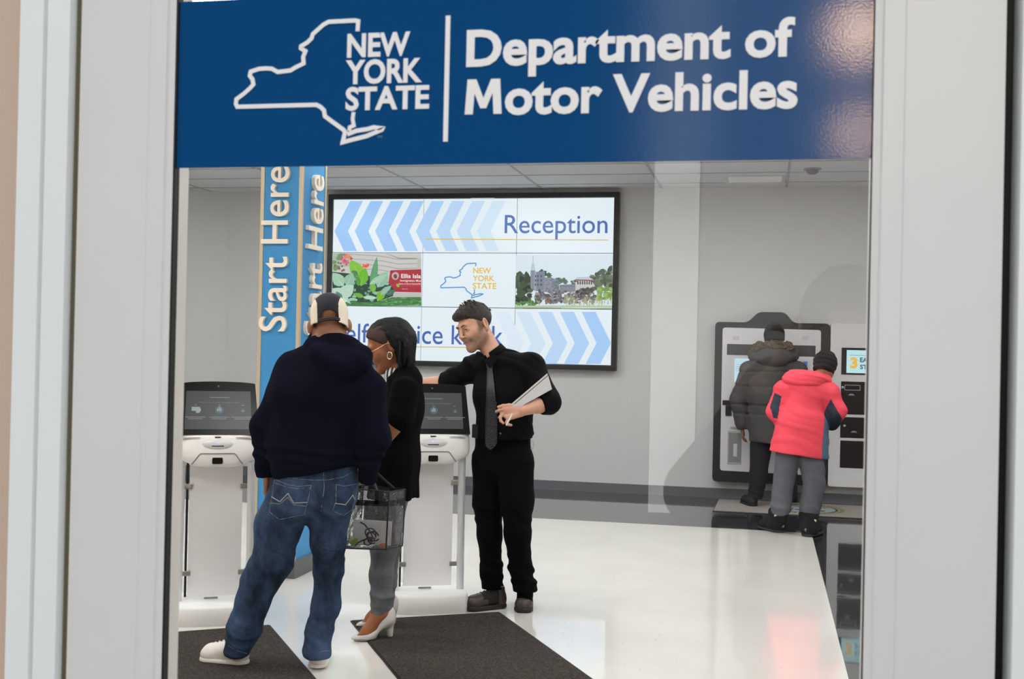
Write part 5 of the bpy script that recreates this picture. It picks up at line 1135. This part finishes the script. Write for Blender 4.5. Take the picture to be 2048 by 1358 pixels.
def py(c):
    q = HY.loc(c); x, y, z = q[:, 0], q[:, 1], q[:, 2]
    return ((np.abs(x) < .024) & (y > .078) & (z > -.0785) & (z < -.0525)).astype(int)
def beard_skin():
    m = mat('stubbled skin', (214, 166, 142), .5); n = m.node_tree.nodes; l = m.node_tree.links; at = n.new('ShaderNodeAttribute'); at.attribute_name = 'beard'; mx = n.new('ShaderNodeMix'); mx.data_type = 'RGBA'
    tn = n.new('ShaderNodeTexNoise'); tn.inputs['Scale'].default_value = 260; ml = n.new('ShaderNodeMath'); ml.operation = 'MULTIPLY'; l.new(at.outputs['Fac'], ml.inputs[0]); mr = n.new('ShaderNodeMapRange'); mr.inputs['From Min'].default_value = .3; mr.inputs['From Max'].default_value = .65; mr.inputs['To Min'].default_value = .45; l.new(tn.outputs['Fac'], mr.inputs['Value']); l.new(mr.outputs[0], ml.inputs[1])
    tc = n.new('ShaderNodeTexCoord'); l.new(tc.outputs['Object'], tn.inputs['Vector']); l.new(ml.outputs[0], mx.inputs[0]); mx.inputs[6].default_value = (*lin((202, 152, 128)), 1); mx.inputs[7].default_value = (*lin((128, 100, 86)), 1); l.new(mx.outputs[2], n['Principled BSDF'].inputs['Base Color']); return m
FYb = F; bodyY = fobj('body', F, .0026, [beard_skin(), m_lip], ym, py)
V = np.array([v.co[:] for v in bodyY.data.vertices]) + np.array(ym.location); q = HY.loc(V); ss = lambda a, b_, v: np.clip((v - a) / (b_ - a), 0, 1)
be = ss(-.030, -.058, q[:, 2] + .10 * np.clip(np.abs(q[:, 0]) - .03, 0, .05) * -1) * ss(-.02, .01, q[:, 1]) * ss(.125, .10, np.abs(q[:, 2])) ; be = np.maximum(be, ss(.0, .012, q[:, 1]) * ss(.05, .03, q[:, 1]) * ss(-.0, -.02, q[:, 2]) * ss(.045, .055, np.abs(q[:, 0])) * ss(.125, .10, np.abs(q[:, 2]))); be = np.maximum(be, 2.2 * ss(.0, .008, q[:, 1]) * ss(.030, .020, q[:, 1]) * ss(-.034, -.024, q[:, 2]) * ss(.05, .03, q[:, 2]) * ss(.05, .06, np.abs(q[:, 0])))
att = bodyY.data.attributes.new('beard', 'FLOAT', 'POINT'); att.data.foreach_set('value', be.astype(np.float32))
eyes(HY, ym); brows(FYb, HY, ym, th=.0032)
q = MB()
for s in (-1, 1): q.tube([on_face(FYb, HY, s * x, z) for x, z in ((.020, .0062), (.032, .0080), (.043, .0055))], [.0010, .0016, .001], 6)
q.build('eyelashes', m_brow, ym)
# hair: thick on top, swept over the forehead, short at the sides
F = Field(); hk = HY.k; HE = lambda c, r, k_, op='u': F.ell(HY.w(*c), np.array(r) * hk, HY.R, k_, op); HC = lambda a_, b_, r0, r1, k_, op='u': F.cone(HY.w(*a_), HY.w(*b_), r0 * hk, r1 * hk, k=k_, op=op)
HE((0, -.018, .044), (.0785, .0990, .0865), .01); HE((0, .026, .088), (.056, .060, .032), .03)
F.plane(HY.w(0, .066, .058), unit(HY.f * .55 - HY.u * .83), .012); F.plane(HY.w(0, -.02, -.082), unit(-HY.u * 1.0 + HY.f * .15), .01)
HC((-.12, .050, -.012), (.12, .050, -.012), .046, .046, .012, 's'); HC((-.12, .034, -.075), (.12, .034, -.075), .064, .064, .012, 's')
HC((.035, .074, .080), (-.035, .078, .084), .013, .013, .03)
for s in (-1, 1): HE((s * .083, -.014, -.006), (.016, .022, .036), .006, 's')
F.disp = lambda p: (lambda q: -.0018 * np.clip((q[:, 2] - .02) / .06, .2, 1) * (np.sin(q[:, 0] * 320 + 3.0 * vnoise(p, 30.0)) + 1.2 * vnoise(p, 110.0)))(HY.loc(p))
hairY = fobj('hair', F, .0028, m_yhair, ym)
q = MB(); rh = random.Random(4)
for i in range(150):
    a = rh.uniform(-.8, .8); y0 = rh.uniform(-.09, .06); b0 = HY.w(.0775 * a, -.018 + .0985 * (y0 / .11), .044 + .086 * math.sqrt(max(.02, 1 - a * a - (y0 / .11) ** 2)) + (.012 if y0 > -.02 else 0)); d = HY.u * rh.uniform(.25, .6) + HY.f * rh.uniform(.1, .6) + HY.s * rh.uniform(-.3, .3); L_ = rh.uniform(.008, .018); q.tube([b0 - HY.u * .008, b0 + d * L_ * .6, b0 + d * L_ + HY.f * .003], [.0026, .0020, .0006], 5)
q.build('hair_tufts', m_yhair, hairY)
# shirt with collar, tie, buttons
FT = Field(); FT.cone(y_(1002, 742, .02), y_(1008, 790, .0), .105, .122, q=1.42, side=sB, k=.06); FT.cone(y_(1008, 790, .0), y_(1009, 885, .02), .122, .120, q=1.36, side=sB, k=.06)
FT.cone(y_(990, 722, .03), shL, .05, .060, k=.05); FT.cone(y_(994, 722, .02), shR, .05, .062, k=.05)
FT.plane(y_(1008, 876, .02), -VZ + RT * .03, .006)
FT.chain([shL, elL], (.064, .060), k=.05); FT.cone(elL, elL + unit(wrL - elL) * .035, .058, .050, cut=(0, 1), k=.02)
FT.chain([shR, elR], (.066, .063), k=.05); FT.cone(elR, elR + unit(wrR - elR) * .055, .064, .056, cut=(0, 1), k=.02)
FT.ell(elR + unit(wrR - elR) * .062, (.043, .043, .043), None, .004, 's')
nk = y_(978, 716, -.06); FT.ell(y_(982, 702, -.0) + fB * .022, (.052, .052, .05), None, .012, 's')
def dy(p):
    return -.008 * np.maximum(0, np.sin(p[:, 2] * 55 + p[:, 0] * 30 + 5 * vnoise(p, 4.0))) * np.abs(vnoise(p + 2.2, 5.0)) * 1.6 - .004 * vnoise(p, 9.0) + fold(p, .98, .06, .007, 80, 1.)
FT.disp = dy
shirt = fobj('shirt', FT, .0045, m_shirt, ym)
q = MB()
for s in (1, -1):
    c = y_(977, 719, -.05) + fB * .055; pts = [c, c + sB * s * .052 - VZ * .048 + fB * .018, c + sB * s * .072 - VZ * .008 + fB * -.012, c + sB * s * .055 + VZ * .030 - fB * .03]; o = fB * .004; q.add(list(pts) + [p + o for p in pts], [(0, 1, 2, 3), (7, 6, 5, 4), (0, 4, 5, 1), (1, 5, 6, 2), (2, 6, 7, 3), (3, 7, 4, 0)])
q.build('collar', m_shirt, shirt)
cb = y_(989, 715, .03); ca = unit(HY.w(0, -.035, -.06) - cb); cf = unit(fB - ca * (fB @ ca)); cs = np.cross(ca, cf); q = MB(); nph = 34; v = []
for i in range(nph + 1):
    f_ = math.radians(12 + (348 - 12) * i / nph); H_ = .022 + .050 * (1 - math.cos(f_)) / 2; dr = cf * math.cos(f_) + cs * math.sin(f_)
    for r_, h_ in ((.060, -.012), (.0625, H_ * .6), (.064, H_), (.069, H_ - .002), (.079, H_ * .45), (.088, -.014 + .012 * (1 - math.cos(f_)) / 2)): v.append(cb + ca * h_ + dr * r_)
q.add(v, [(i * 6 + j, i * 6 + j + 1, (i + 1) * 6 + j + 1, (i + 1) * 6 + j) for i in range(nph) for j in range(5)], 0, True); cl_ = q.build('collar', m_shirt, shirt); md = cl_.modifiers.new('thick', 'SOLIDIFY'); md.thickness = .003
# tie laid on the shirt front
m_tie = bpy.data.materials.new('patterned tie'); m_tie.use_nodes = True; _n = m_tie.node_tree.nodes; _l = m_tie.node_tree.links; _t = _n.new('ShaderNodeTexCoord'); _mp = _n.new('ShaderNodeMapping'); _mp.inputs['Rotation'].default_value = (0, .5, .3); _mp.inputs['Scale'].default_value = (1.5, 1.5, 1.0)
_w = _n.new('ShaderNodeTexWave'); _w.bands_direction = 'Z'; _w.inputs['Scale'].default_value = 24; _w.inputs['Distortion'].default_value = 9; _w.inputs['Detail'].default_value = 3; _w.inputs['Detail Scale'].default_value = 2.2; _l.new(_t.outputs['Object'], _mp.inputs[0]); _l.new(_mp.outputs[0], _w.inputs[0])
_r2 = _n.new('ShaderNodeValToRGB'); _r2.color_ramp.elements[0].position = .62; _r2.color_ramp.elements[0].color = (.008, .008, .009, 1); _r2.color_ramp.elements[1].position = .80; _r2.color_ramp.elements[1].color = (.045, .045, .048, 1); _l.new(_w.outputs[0], _r2.inputs[0]); _l.new(_r2.outputs[0], _n['Principled BSDF'].inputs['Base Color']); _n['Principled BSDF'].inputs['Roughness'].default_value = .45
q = MB(); rows = []
for i in range(26):
    t = i / 25; yy = 724 + (900 - 724) * t; xc = 979 + 2.5 * math.sin(t * 2.4) + 1.5 * t; w = (6.2 if t < .07 else 5.2 + 6.6 * min(1, (t - .07) / .55)) if t < .95 else 11 * (1 - t) / .05 * .9 + .6
    r_ = []
    for s in (-1, -.5, 0, .5, 1):
        p = FT.ray_hit(xc + s * w, min(yy, 872), 5.6, 6.6); r_.append(p if p is None or yy <= 872 else p - VZ * (yy - 872) / 363.)
    if any(p is None for p in r_): continue
    r_ = [p - ray(xc, yy) * (.0085 if t > .08 else .014) / 1.0 for p in r_]; rows.append(r_)
v = [p for r_ in rows for p in r_]; q.add(v, [(i * 5 + j, i * 5 + j + 1, (i + 1) * 5 + j + 1, (i + 1) * 5 + j) for i in range(len(rows) - 1) for j in range(4)], 0, True); tie = q.build('tie', m_tie, ym)
md = tie.modifiers.new('thick', 'SOLIDIFY'); md.thickness = .006; md.offset = 0
for x, yv in ((993, 805), (997, 835), (1001, 867)):
    p = FT.ray_hit(x, yv, 5.6, 6.6)
    if p is not None: q = MB(); lathe(q, [(0, .003), (.005, .0025), (.006, 0)], p, 12, 0, tuple(TOC)); q.build('shirt_button', mat('grey button', (96, 96, 98), .35), shirt)
# trousers and shoes
FP = Field(); FP.cone(y_(1006, 862, .04), y_(1003, 930, .04), .116, .115, q=1.42, side=sB, k=.04); FP.chain(lgL, (.098, .086, .066, .058, .060), k=.03); FP.chain(lgR, (.100, .090, .070, .060, .062), k=.03); FP.ell(lgR[-1] + VZ * .02, (.064, .062, .05), None, .03); FP.ell(lgL[-1] + VZ * .01 + RT * .012, (.066, .06, .045), None, .03)
FP.plane([0, 0, .105], -VZ, .006); FP.plane(y_(1006, 862, .04), VZ, .01)
FP.disp = lambda p: fold(p, .22, .10, .011, 85, 1.) + fold(p, .52, .07, .007, 70, 2.) + fold(p, .85, .07, .006, 60, 3.) - .004 * vnoise(p, 8.0)
for lg in (lgL, lgR):
    Fs = Field(); e_ = np.array(lg[-1]); Fs.cone([e_[0], e_[1], .055], e_ + VZ * .02, .044, .046, k=.02); fobj('sock', Fs, .005, m_trou, ym)
trou = fobj('trousers', FP, .0055, m_trou, ym)
m_bs = mat('dark brown leather shoe', (58, 48, 43), .38, bump=(120, .1), mottle=(14, .35)); m_bso = mat('black shoe sole', (20, 20, 22), .5); m_mesh = mat('black shoe mesh', (17, 17, 18), .8)
def twotone(heel, toe, a, b):
    heel = np.array(heel); toe = np.array(toe); d = toe[:2] - heel[:2]; L = np.linalg.norm(d); d = d / L
    return lambda c: (lambda t: ((t > a) & (t < b) & (c[:, 2] > .030 + .03 * (t > .5))).astype(int))((c[:, :2] - heel[:2]) @ d / L)
a, b_ = G(1013, 1214), G(928, 1222); shoe(ym, a, b_, [m_bs, m_mesh], m_bso, h=.115, w=.046, mpick=twotone(a, b_, .25, .62), lace=m_mesh)
a = G(1052, 1200); b_ = G(1046, 1227); dd = unit(b_ - a); a = b_ - dd * .29; shoe(ym, a, b_, [m_bs, m_mesh], m_bso, h=.125, w=.049, mpick=twotone(a, b_, .2, .66), lace=m_mesh)
# black radio clip at the belt
q = MB(); q.box(y_(951, 862, -.03), (.035, .03, .075), .006); q.build('belt_pouch', m_mesh, ym); q = MB(); p = y_(1063, 890, -.05); q.tube([p + VZ * .022 * math.cos(t) + RT * .012 * math.sin(t) for t in np.linspace(-.6, 3.6, 12)], .0022, 6); q.build('key_ring', m_clip, ym)
# forearm tattoo: a darker patch on the skin
# tablet in its folded cover and white stylus
tA, tB = y_(1015, 821, -.285), y_(1096, 752, -.20); e1 = tB - tA; e2 = y_(1103.5, 779, -.205) - tB; e2 = e2 * 1.0; nT = unit(np.cross(e1, e2)); nT = nT if nT @ TOC > 0 else -nT
tab = thing('tablet', 'silver grey tablet in a folded cover under the arm of the young man', 'tablet', tA)
def slab(name, o, m, th=.006, par=tab):
    q = MB(); c = [tA + o, tB + o, tB + e2 + o, tA + e2 * .22 + o]; d = nT * th; q.add(c + [p + d for p in c], [(3, 2, 1, 0), (4, 5, 6, 7), (0, 1, 5, 4), (1, 2, 6, 5), (2, 3, 7, 6), (3, 0, 4, 7)]); return q.build(name, m, par)
slab('front_cover', nT * .010, mat('tablet silver cover', (196, 196, 198), .35, .35)); slab('cover_gap', nT * .005 - e2 * .06, m_mblk, .005); slab('back_cover', nT * -.001 - e2 * .20, mat('tablet pale back', (206, 202, 196), .4), .006)
sty = MB(); s0, s1 = y_(1011.5, 853, -.33), y_(1021, 834, -.32); s0 = s0; ext = s1 + (s1 - s0) * .35; sty.tube([s0 + (s1 - s0) * .12, ext], .0042, 10); st = thing('stylus', 'white stylus pointing down from the hand of the young man', 'pen', s0)
sty.build('barrel', mat('white stylus barrel', (232, 230, 230), .35), st); sty = MB(); sty.tube([s0, s0 + (s1 - s0) * .12], [.0015, .0042], 10); sty.build('tip', m_mblk, st)

# ------------------------------------------------------------------ person in the grey parka at the wall machine
Yg = 11.08
def g_(x, y, dy=0.0): return P(x, y, Yg + dy)
gp = person('person in a grey hooded parka and black knit hat facing the wall machine', G(1540, 1012))
m_park = mat('grey parka cloth', (76, 74, 72), .85, spec=.2, bump=(300, .1), mottle=(5, .08)); m_fur = mat('brown grey fur', (92, 80, 66), .95, bump=(160, .8), mottle=(60, .35)); m_knit = mat('black knit wool', (14, 14, 15), .95, bump=(240, .4)); m_dark = mat('black trousers with purple cast', (27, 24, 30), .85); m_boot = mat('black boot', (18, 18, 19), .6)
HG = Fr(g_(1548, 678, .02), unit(FW - VZ * .18), VZ, 1.0)
F = Field(); add_head(F, HG, g_(1548, 715), .058, True); F.cone(g_(1548, 730), g_(1542, 860), .11, .09, q=1.3, side=RT, k=.05)
F.chain([g_(1500, 735), g_(1478, 800), g_(1483, 850, .02)], (.05, .045, .03), k=.02); F.chain([g_(1595, 735), g_(1612, 800), g_(1600, 850, .12)], (.05, .045, .03), k=.02)
add_hand(F, g_(1484, 853, .02), g_(1486, 880, .04) - g_(1484, 853, .02), RT, FW, (.3, .4, .3)); add_hand(F, g_(1600, 852, .13), g_(1594, 870, .2) - g_(1600, 852, .13), LFT, FW, (.3, .4, .3))
gl_, gr_ = [g_(1522, 890), g_(1517, 950, -.01), g_(1510, 1000, -.02)], [g_(1572, 890), g_(1576, 950, .02), g_(1581, 992, .06)]
for lg in (gl_, gr_): F.chain(lg, (.07, .055, .030), k=.03)
fobj('body', F, .008, m_skin_d, gp)
F = Field(); F.ell(HG.w(0, -.012, .055), (.092, .112, .098), HG.R, .02); F.cone(HG.w(0, -.012, .02), HG.w(0, -.012, -.02), .094, .094, q=1.0, cut=(0, 1), k=.02); F.disp = lambda p: -.002 * np.sin(HG.loc(p)[:, 0] * 300); fobj('knit_hat', F, .006, m_knit, gp)
F = Field(); F.cone(g_(1546, 735), g_(1536, 790), .13, .155, q=1.35, side=RT, k=.06); F.cone(g_(1536, 790), g_(1540, 895), .155, .165, q=1.22, side=RT, k=.06); F.cone(g_(1546, 722), g_(1498, 742), .075, .085, k=.05); F.cone(g_(1550, 722), g_(1596, 742), .075, .085, k=.05)
F.plane(g_(1535, 885), -VZ, .012)
F.chain([g_(1498, 742), g_(1477, 800, -.02), g_(1484, 845, .01)], (.086, .082, .062), k=.018); F.cone(g_(1484, 845, .01), g_(1486, 858, .02), .06, .052, cut=(0, 1), k=.02); F.chain([g_(1596, 742), g_(1614, 800), g_(1604, 850, .1)], (.086, .082, .06), k=.018)
F.disp = lambda p: sum(.009 * np.exp(-((p[:, 2] + .012 * vnoise(p, 3.0) - q) / .010) ** 2) for q in (1.27, 1.13, .955, .87)) - .009 * vnoise(p, 6.0) - .004 * vnoise(p, 15.0)
park = fobj('parka', F, .009, m_park, gp)
F = Field(); F.cone(g_(1508, 712, -.02), g_(1586, 712, -.02), .055, .055, k=.03); F.ell(g_(1547, 715, -.08), (.17, .10, .10), None, .05); F.ell(g_(1547, 694, .0), (.10, .09, .07), None, .03, 's'); F.disp = lambda p: -.008 * vnoise(p, 9.0); fobj('hood', F, .008, m_park, park)
F = Field(); pf = [g_(1504, 706, -.02), g_(1518, 694, -.06), g_(1547, 691, -.11), g_(1574, 694, -.06), g_(1588, 706, -.02)]; F.chain(pf, (.040, .042, .044, .042, .040), k=.03); F.disp = lambda p: -.016 * vnoise(p, 42.0) - .008 * vnoise(p, 90.0); fobj('fur_trim', F, .006, m_fur, park)
F = Field(); F.chain(gl_, (.105, .082, .07), k=.03); F.chain(gr_, (.105, .082, .068), k=.03); F.cone(g_(1530, 865), g_(1565, 865), .125, .125, k=.05); F.plane([0, 0, .07], -VZ, .01); F.disp = lambda p: fold(p, .14, .09, .012, 80) - .006 * vnoise(p, 8.0); fobj('trousers', F, .009, m_dark, gp)
a = G(1508, 1015); shoe(gp, a, a + unit(FW * A(1, 1, 0) + LFT * .12) * .29, m_boot, m_boot, h=.13, w=.052, name='boot', hh=.0095); a = G(1583, 1006); shoe(gp, a, a + unit(FW * A(1, 1, 0) + RT * .3) * .29, m_boot, m_boot, h=.13, w=.052, name='boot', hh=.0095)

# ------------------------------------------------------------------ person in the coral jacket
Yp = 9.50
def p_(x, y, dy=0.0): return P(x, y, Yp + dy)
pp = person('person in a coral jacket with blue side panel, grey sweatpants and black boots', G(1585, 1070))
m_cor = mat('coral shell fabric', (238, 76, 92), .6, spec=.25, bump=(40, .12), mottle=(7, .05)); m_jn = mat('jacket navy panel', (34, 44, 62), .7); m_jb = mat('jacket slate blue panel', (84, 108, 134), .65); m_swt = mat('grey sweatpants', (90, 92, 98), .9, bump=(200, .15), mottle=(14, .10))
HP = Fr(p_(1650, 736, .04), unit(FW * .75 + RT * .55 - VZ * .45), VZ, .96)
F = Field(); add_head(F, HP, p_(1620, 768), .05, True); F.cone(p_(1615, 770), p_(1600, 885), .09, .085, q=1.35, side=RT, k=.05)
pl, pr = [p_(1567, 775), p_(1555, 830, .02), p_(1565, 850, .15)], [p_(1662, 780), p_(1676, 832, .0), p_(1660, 850, .16)]
for ar in (pl, pr): F.chain(ar, (.045, .04, .028), k=.02)
add_hand(F, pl[2], FW + VZ * .1, -VZ, RT, (.4, .5, .4), .9); add_hand(F, pr[2], FW + VZ * .1, -VZ, LFT, (.4, .5, .4), .9)
ql, qr = [p_(1576, 915), p_(1568, 960), p_(1561, 1015, .0), p_(1559, 1022, .0)], [p_(1622, 922), p_(1629, 965), p_(1620, 1020, .0), p_(1619, 1028)]
for lg in (ql, qr): F.chain(lg, (.07, .065, .045, .04), k=.03)
fobj('body', F, .008, m_skin_w, pp)
F = Field(); F.ell(HP.w(0, -.012, .045), (.090, .110, .100), HP.R, .02); F.cone(HP.w(0, -.02, .03), HP.w(0, -.03, -.045), .088, .080, cut=(0, 1), k=.02); F.disp = lambda p: -.0025 * np.sin(HP.loc(p)[:, 2] * 160) - .003 * vnoise(p, 20.0); fobj('knit_hat', F, .006, m_knit, pp)
FK = Field(); FK.cone(p_(1616, 782), p_(1606, 840), .115, .135, q=1.35, side=RT, k=.05); FK.cone(p_(1606, 840), p_(1594, 925), .140, .168, q=1.46, side=RT, k=.05); FK.cone(p_(1612, 766), p_(1570, 780), .07, .075, k=.05); FK.cone(p_(1620, 766), p_(1658, 786), .07, .075, k=.05)
FK.plane(p_(1590, 909), -VZ - RT * .12, .01); hemP = p_(1590, 909)
FK.chain([p_(1568, 780), p_(1553, 822, .0), p_(1562, 846, .12)], (.078, .068, .055), k=.04); FK.chain([p_(1660, 786), p_(1673, 822, -.01), p_(1663, 846, .13)], (.078, .072, .058), k=.04)
FK.disp = lambda p: -.004 * np.maximum(0, np.sin(p[:, 2] * 42 + 14 * p[:, 0] + 4 * vnoise(p, 4.0))) - .007 * vnoise(p, 7.0)
cn = p_(1605, 840)
def inpoly(x, z, pts):
    r = np.zeros(len(x), bool); n = len(pts)
    for i in range(n):
        (xa, za0), (xb, zb0) = pts[i], pts[(i + 1) % n]; c = ((za0 > z) != (zb0 > z)) & (x < (xb - xa) * (z - za0) / (zb0 - za0 + 1e-12) + xa); r ^= c
    return r
def bp_(*pts): return [((x - 1605) / 249., (840 - y) / 249.) for x, y in pts]
def pk(c):                                                      # colour blocks laid out across the back of the jacket (x across, z up)
    x = (c - cn) @ RT; z = (c - cn) @ UP; r = np.zeros(len(c), int)
    r[inpoly(x, z, bp_((1642, 830), (1652, 836), (1672, 850), (1676, 960), (1634, 960), (1636, 890)))] = 2
    r[inpoly(x, z, bp_((1653, 796), (1664, 818), (1684, 848), (1690, 868), (1664, 866), (1650, 846), (1641, 828)))] = 1
    r[inpoly(x, z, bp_((1550, 786), (1561, 792), (1553, 836), (1546, 836), (1540, 815)))] = 1
    return r
jack = fobj('jacket', FK, .005, [m_cor, m_jn, m_jb], pp, pk)
F = Field(); F.cone(p_(1580, 757, -.02), p_(1650, 758, .0), .055, .05, k=.03); F.ell(p_(1612, 758, -.05), (.15, .085, .075), None, .05); F.ell(p_(1622, 738, .04), (.10, .09, .06), None, .03, 's'); F.disp = lambda p: -.008 * np.maximum(0, np.sin(p[:, 2] * 70 + p[:, 0] * 20 + 3 * vnoise(p, 5.0))); fobj('hood', F, .0065, m_cor, jack)
F = Field(); F.cone(p_(1580, 878), p_(1614, 880), .10, .10, k=.05); F.chain(ql, (.100, .086, .078, .066), k=.012); F.chain(qr, (.100, .088, .080, .068), k=.012); F.plane([0, 0, .14], -VZ, .01); F.disp = lambda p: fold(p, .24, .09, .014, 75, 1.) + fold(p, .5, .1, .008, 50, 2.) - .006 * vnoise(p, 9.0); fobj('sweatpants', F, .0075, m_swt, pp)
m_suede = mat('black suede boot', (15, 15, 16), .95, bump=(200, .3)); m_bsol = mat('boot rubber sole', (46, 46, 48), .7)
for (bx0, by0), dd, tx, ty in (((1566, 1066), unit(FW * A(1, 1, 0) + LFT * .55), 1557, 1024), ((1612, 1074), unit(FW * A(1, 1, 0) + RT * .75), 1618, 1030)):
    a = G(bx0, by0); t0 = a + dd * .27; F = Field(); top = p_(tx, ty); F.cone(a + dd * .06 + VZ * .05, t0 - dd * .06 + VZ * .045, .056, .050, k=.03); F.cone(a + dd * .062 + VZ * .06, top + VZ * .01, .066, .082, cut=(0, 1), k=.04); F.plane([0, 0, .02], -VZ, .004); F.disp = lambda p: -.005 * vnoise(p, 14.0)
    bo = fobj('boot', F, .0055, m_suede, pp); F2 = Field(); F2.cone(a + dd * .06 + VZ * .012, t0 - dd * .055 + VZ * .012, .060, .055, k=.01); F2.plane([0, 0, .003], -VZ, .003); F2.plane([0, 0, .024], VZ, .003); fobj('sole', F2, .005, m_bsol, bo)
    for px, pz in ((tx - 6 + (18 if dd @ RT > .2 else 0), ty + 8 + (4 if dd @ RT > .2 else 0)), (bx0, by0 - 14)):
        hp = F.ray_hit(px, pz, 9.0, 10.2)
        if hp is not None: q = MB(); lathe(q, [(0, .004), (.010, .003), (.013, 0)], hp, 14, 0, tuple(TOC)); q.build('boot_button', mat('boot button bone', (206, 186, 150), .4) if pz < by0 - 20 else mat('boot badge grey', (110, 110, 112), .4), bo)

# ------------------------------------------------------------------ the photographer outside, seen only as a dark shape mirrored in the glass
def mr_(px, py, y): q = P(px, py, 2 * GY - y); return np.array([q[0], y, q[2]])
m_coat = mat('photographer dark coat', (16, 16, 18), .95, spec=.03); m_dh = mat('photographer dark hair', (20, 17, 15), .9, spec=.05)
hc = mr_(1692, 648, -.26)
ph = person('dark figure of a photographer outside, mirrored in the right part of the glass', hc)
HX = Fr(hc - np.array([0, 0, .02]), [0, 1, 0], VZ, 1.05)
F = Field(); add_head(F, HX, [hc[0], -.30, 1.36], .06, True); F.cone([hc[0], -.30, 1.30], [hc[0], -.31, .95], .11, .11, q=1.4, side=[1, 0, 0], k=.05)
sh1, el1, wr1 = mr_(1560, 800, -.25), mr_(1408, 985, -.22), mr_(1520, 775, -.12); sh2 = np.array([2 * hc[0] - sh1[0], -.28, sh1[2]]); el2_ = sh2 + A(.10, .03, -.27); wr2_ = np.array([.10, -.12, 1.40])
F.chain([sh1, el1, wr1], (.05, .045, .03), k=.02); F.chain([sh2, el2_, wr2_], (.05, .045, .03), k=.02); add_hand(F, wr1, [.4, .1, .6], [1, 0, 0], [0, 0, 1], (.5, .7, .5)); add_hand(F, wr2_, [-.3, .1, .7], [-1, 0, 0], [0, 0, 1], (.5, .7, .5))
for s in (-1, 1): F.chain([[hc[0] + s * .1, -.31, .92], [hc[0] + s * .11, -.30, .5], [hc[0] + s * .12, -.31, .08]], (.085, .06, .042), k=.03)
F.plane([0, 0, .03], -VZ, .004); fobj('body', F, .01, m_skin_l, ph)
F = Field(); F.ell(HX.w(0, -.02, .045), (.098, .115, .105), HX.R, .02); F.ell(HX.w(0, .10, -.05), (.08, .07, .10), HX.R, .02, 's'); F.disp = lambda p: -.008 * vnoise(p, 30.0); fobj('hair', F, .008, m_dh, ph)
F = Field(); F.cone([hc[0], -.30, 1.31], [hc[0], -.31, 1.0], .15, .16, q=1.45, side=[1, 0, 0], k=.06); F.cone([hc[0], -.31, 1.0], [hc[0], -.31, .72], .16, .17, q=1.4, side=[1, 0, 0], k=.06); F.cone([hc[0], -.30, 1.36], sh1, .07, .085, k=.05); F.cone([hc[0], -.30, 1.36], sh2, .07, .085, k=.05)
F.chain([sh1, el1, wr1 + (el1 - wr1) * .15], (.088, .078, .05), k=.04); F.chain([sh2, el2_, wr2_ + (el2_ - wr2_) * .15], (.088, .075, .05), k=.04); F.plane([0, 0, .74], -VZ, .01); F.disp = lambda p: -.006 * vnoise(p, 8.0); fobj('coat', F, .01, m_coat, ph)
F = Field()
for s in (-1, 1): F.chain([[hc[0] + s * .1, -.31, .86], [hc[0] + s * .11, -.30, .5], [hc[0] + s * .12, -.31, .10]], (.115, .085, .065), k=.03)
F.plane([0, 0, .05], -VZ, .006); fobj('trousers', F, .01, m_coat, ph)
for s in (-1, 1): shoe(ph, [hc[0] + s * .12, -.40], [hc[0] + s * .13, -.12], m_coat, m_coat, h=.09)
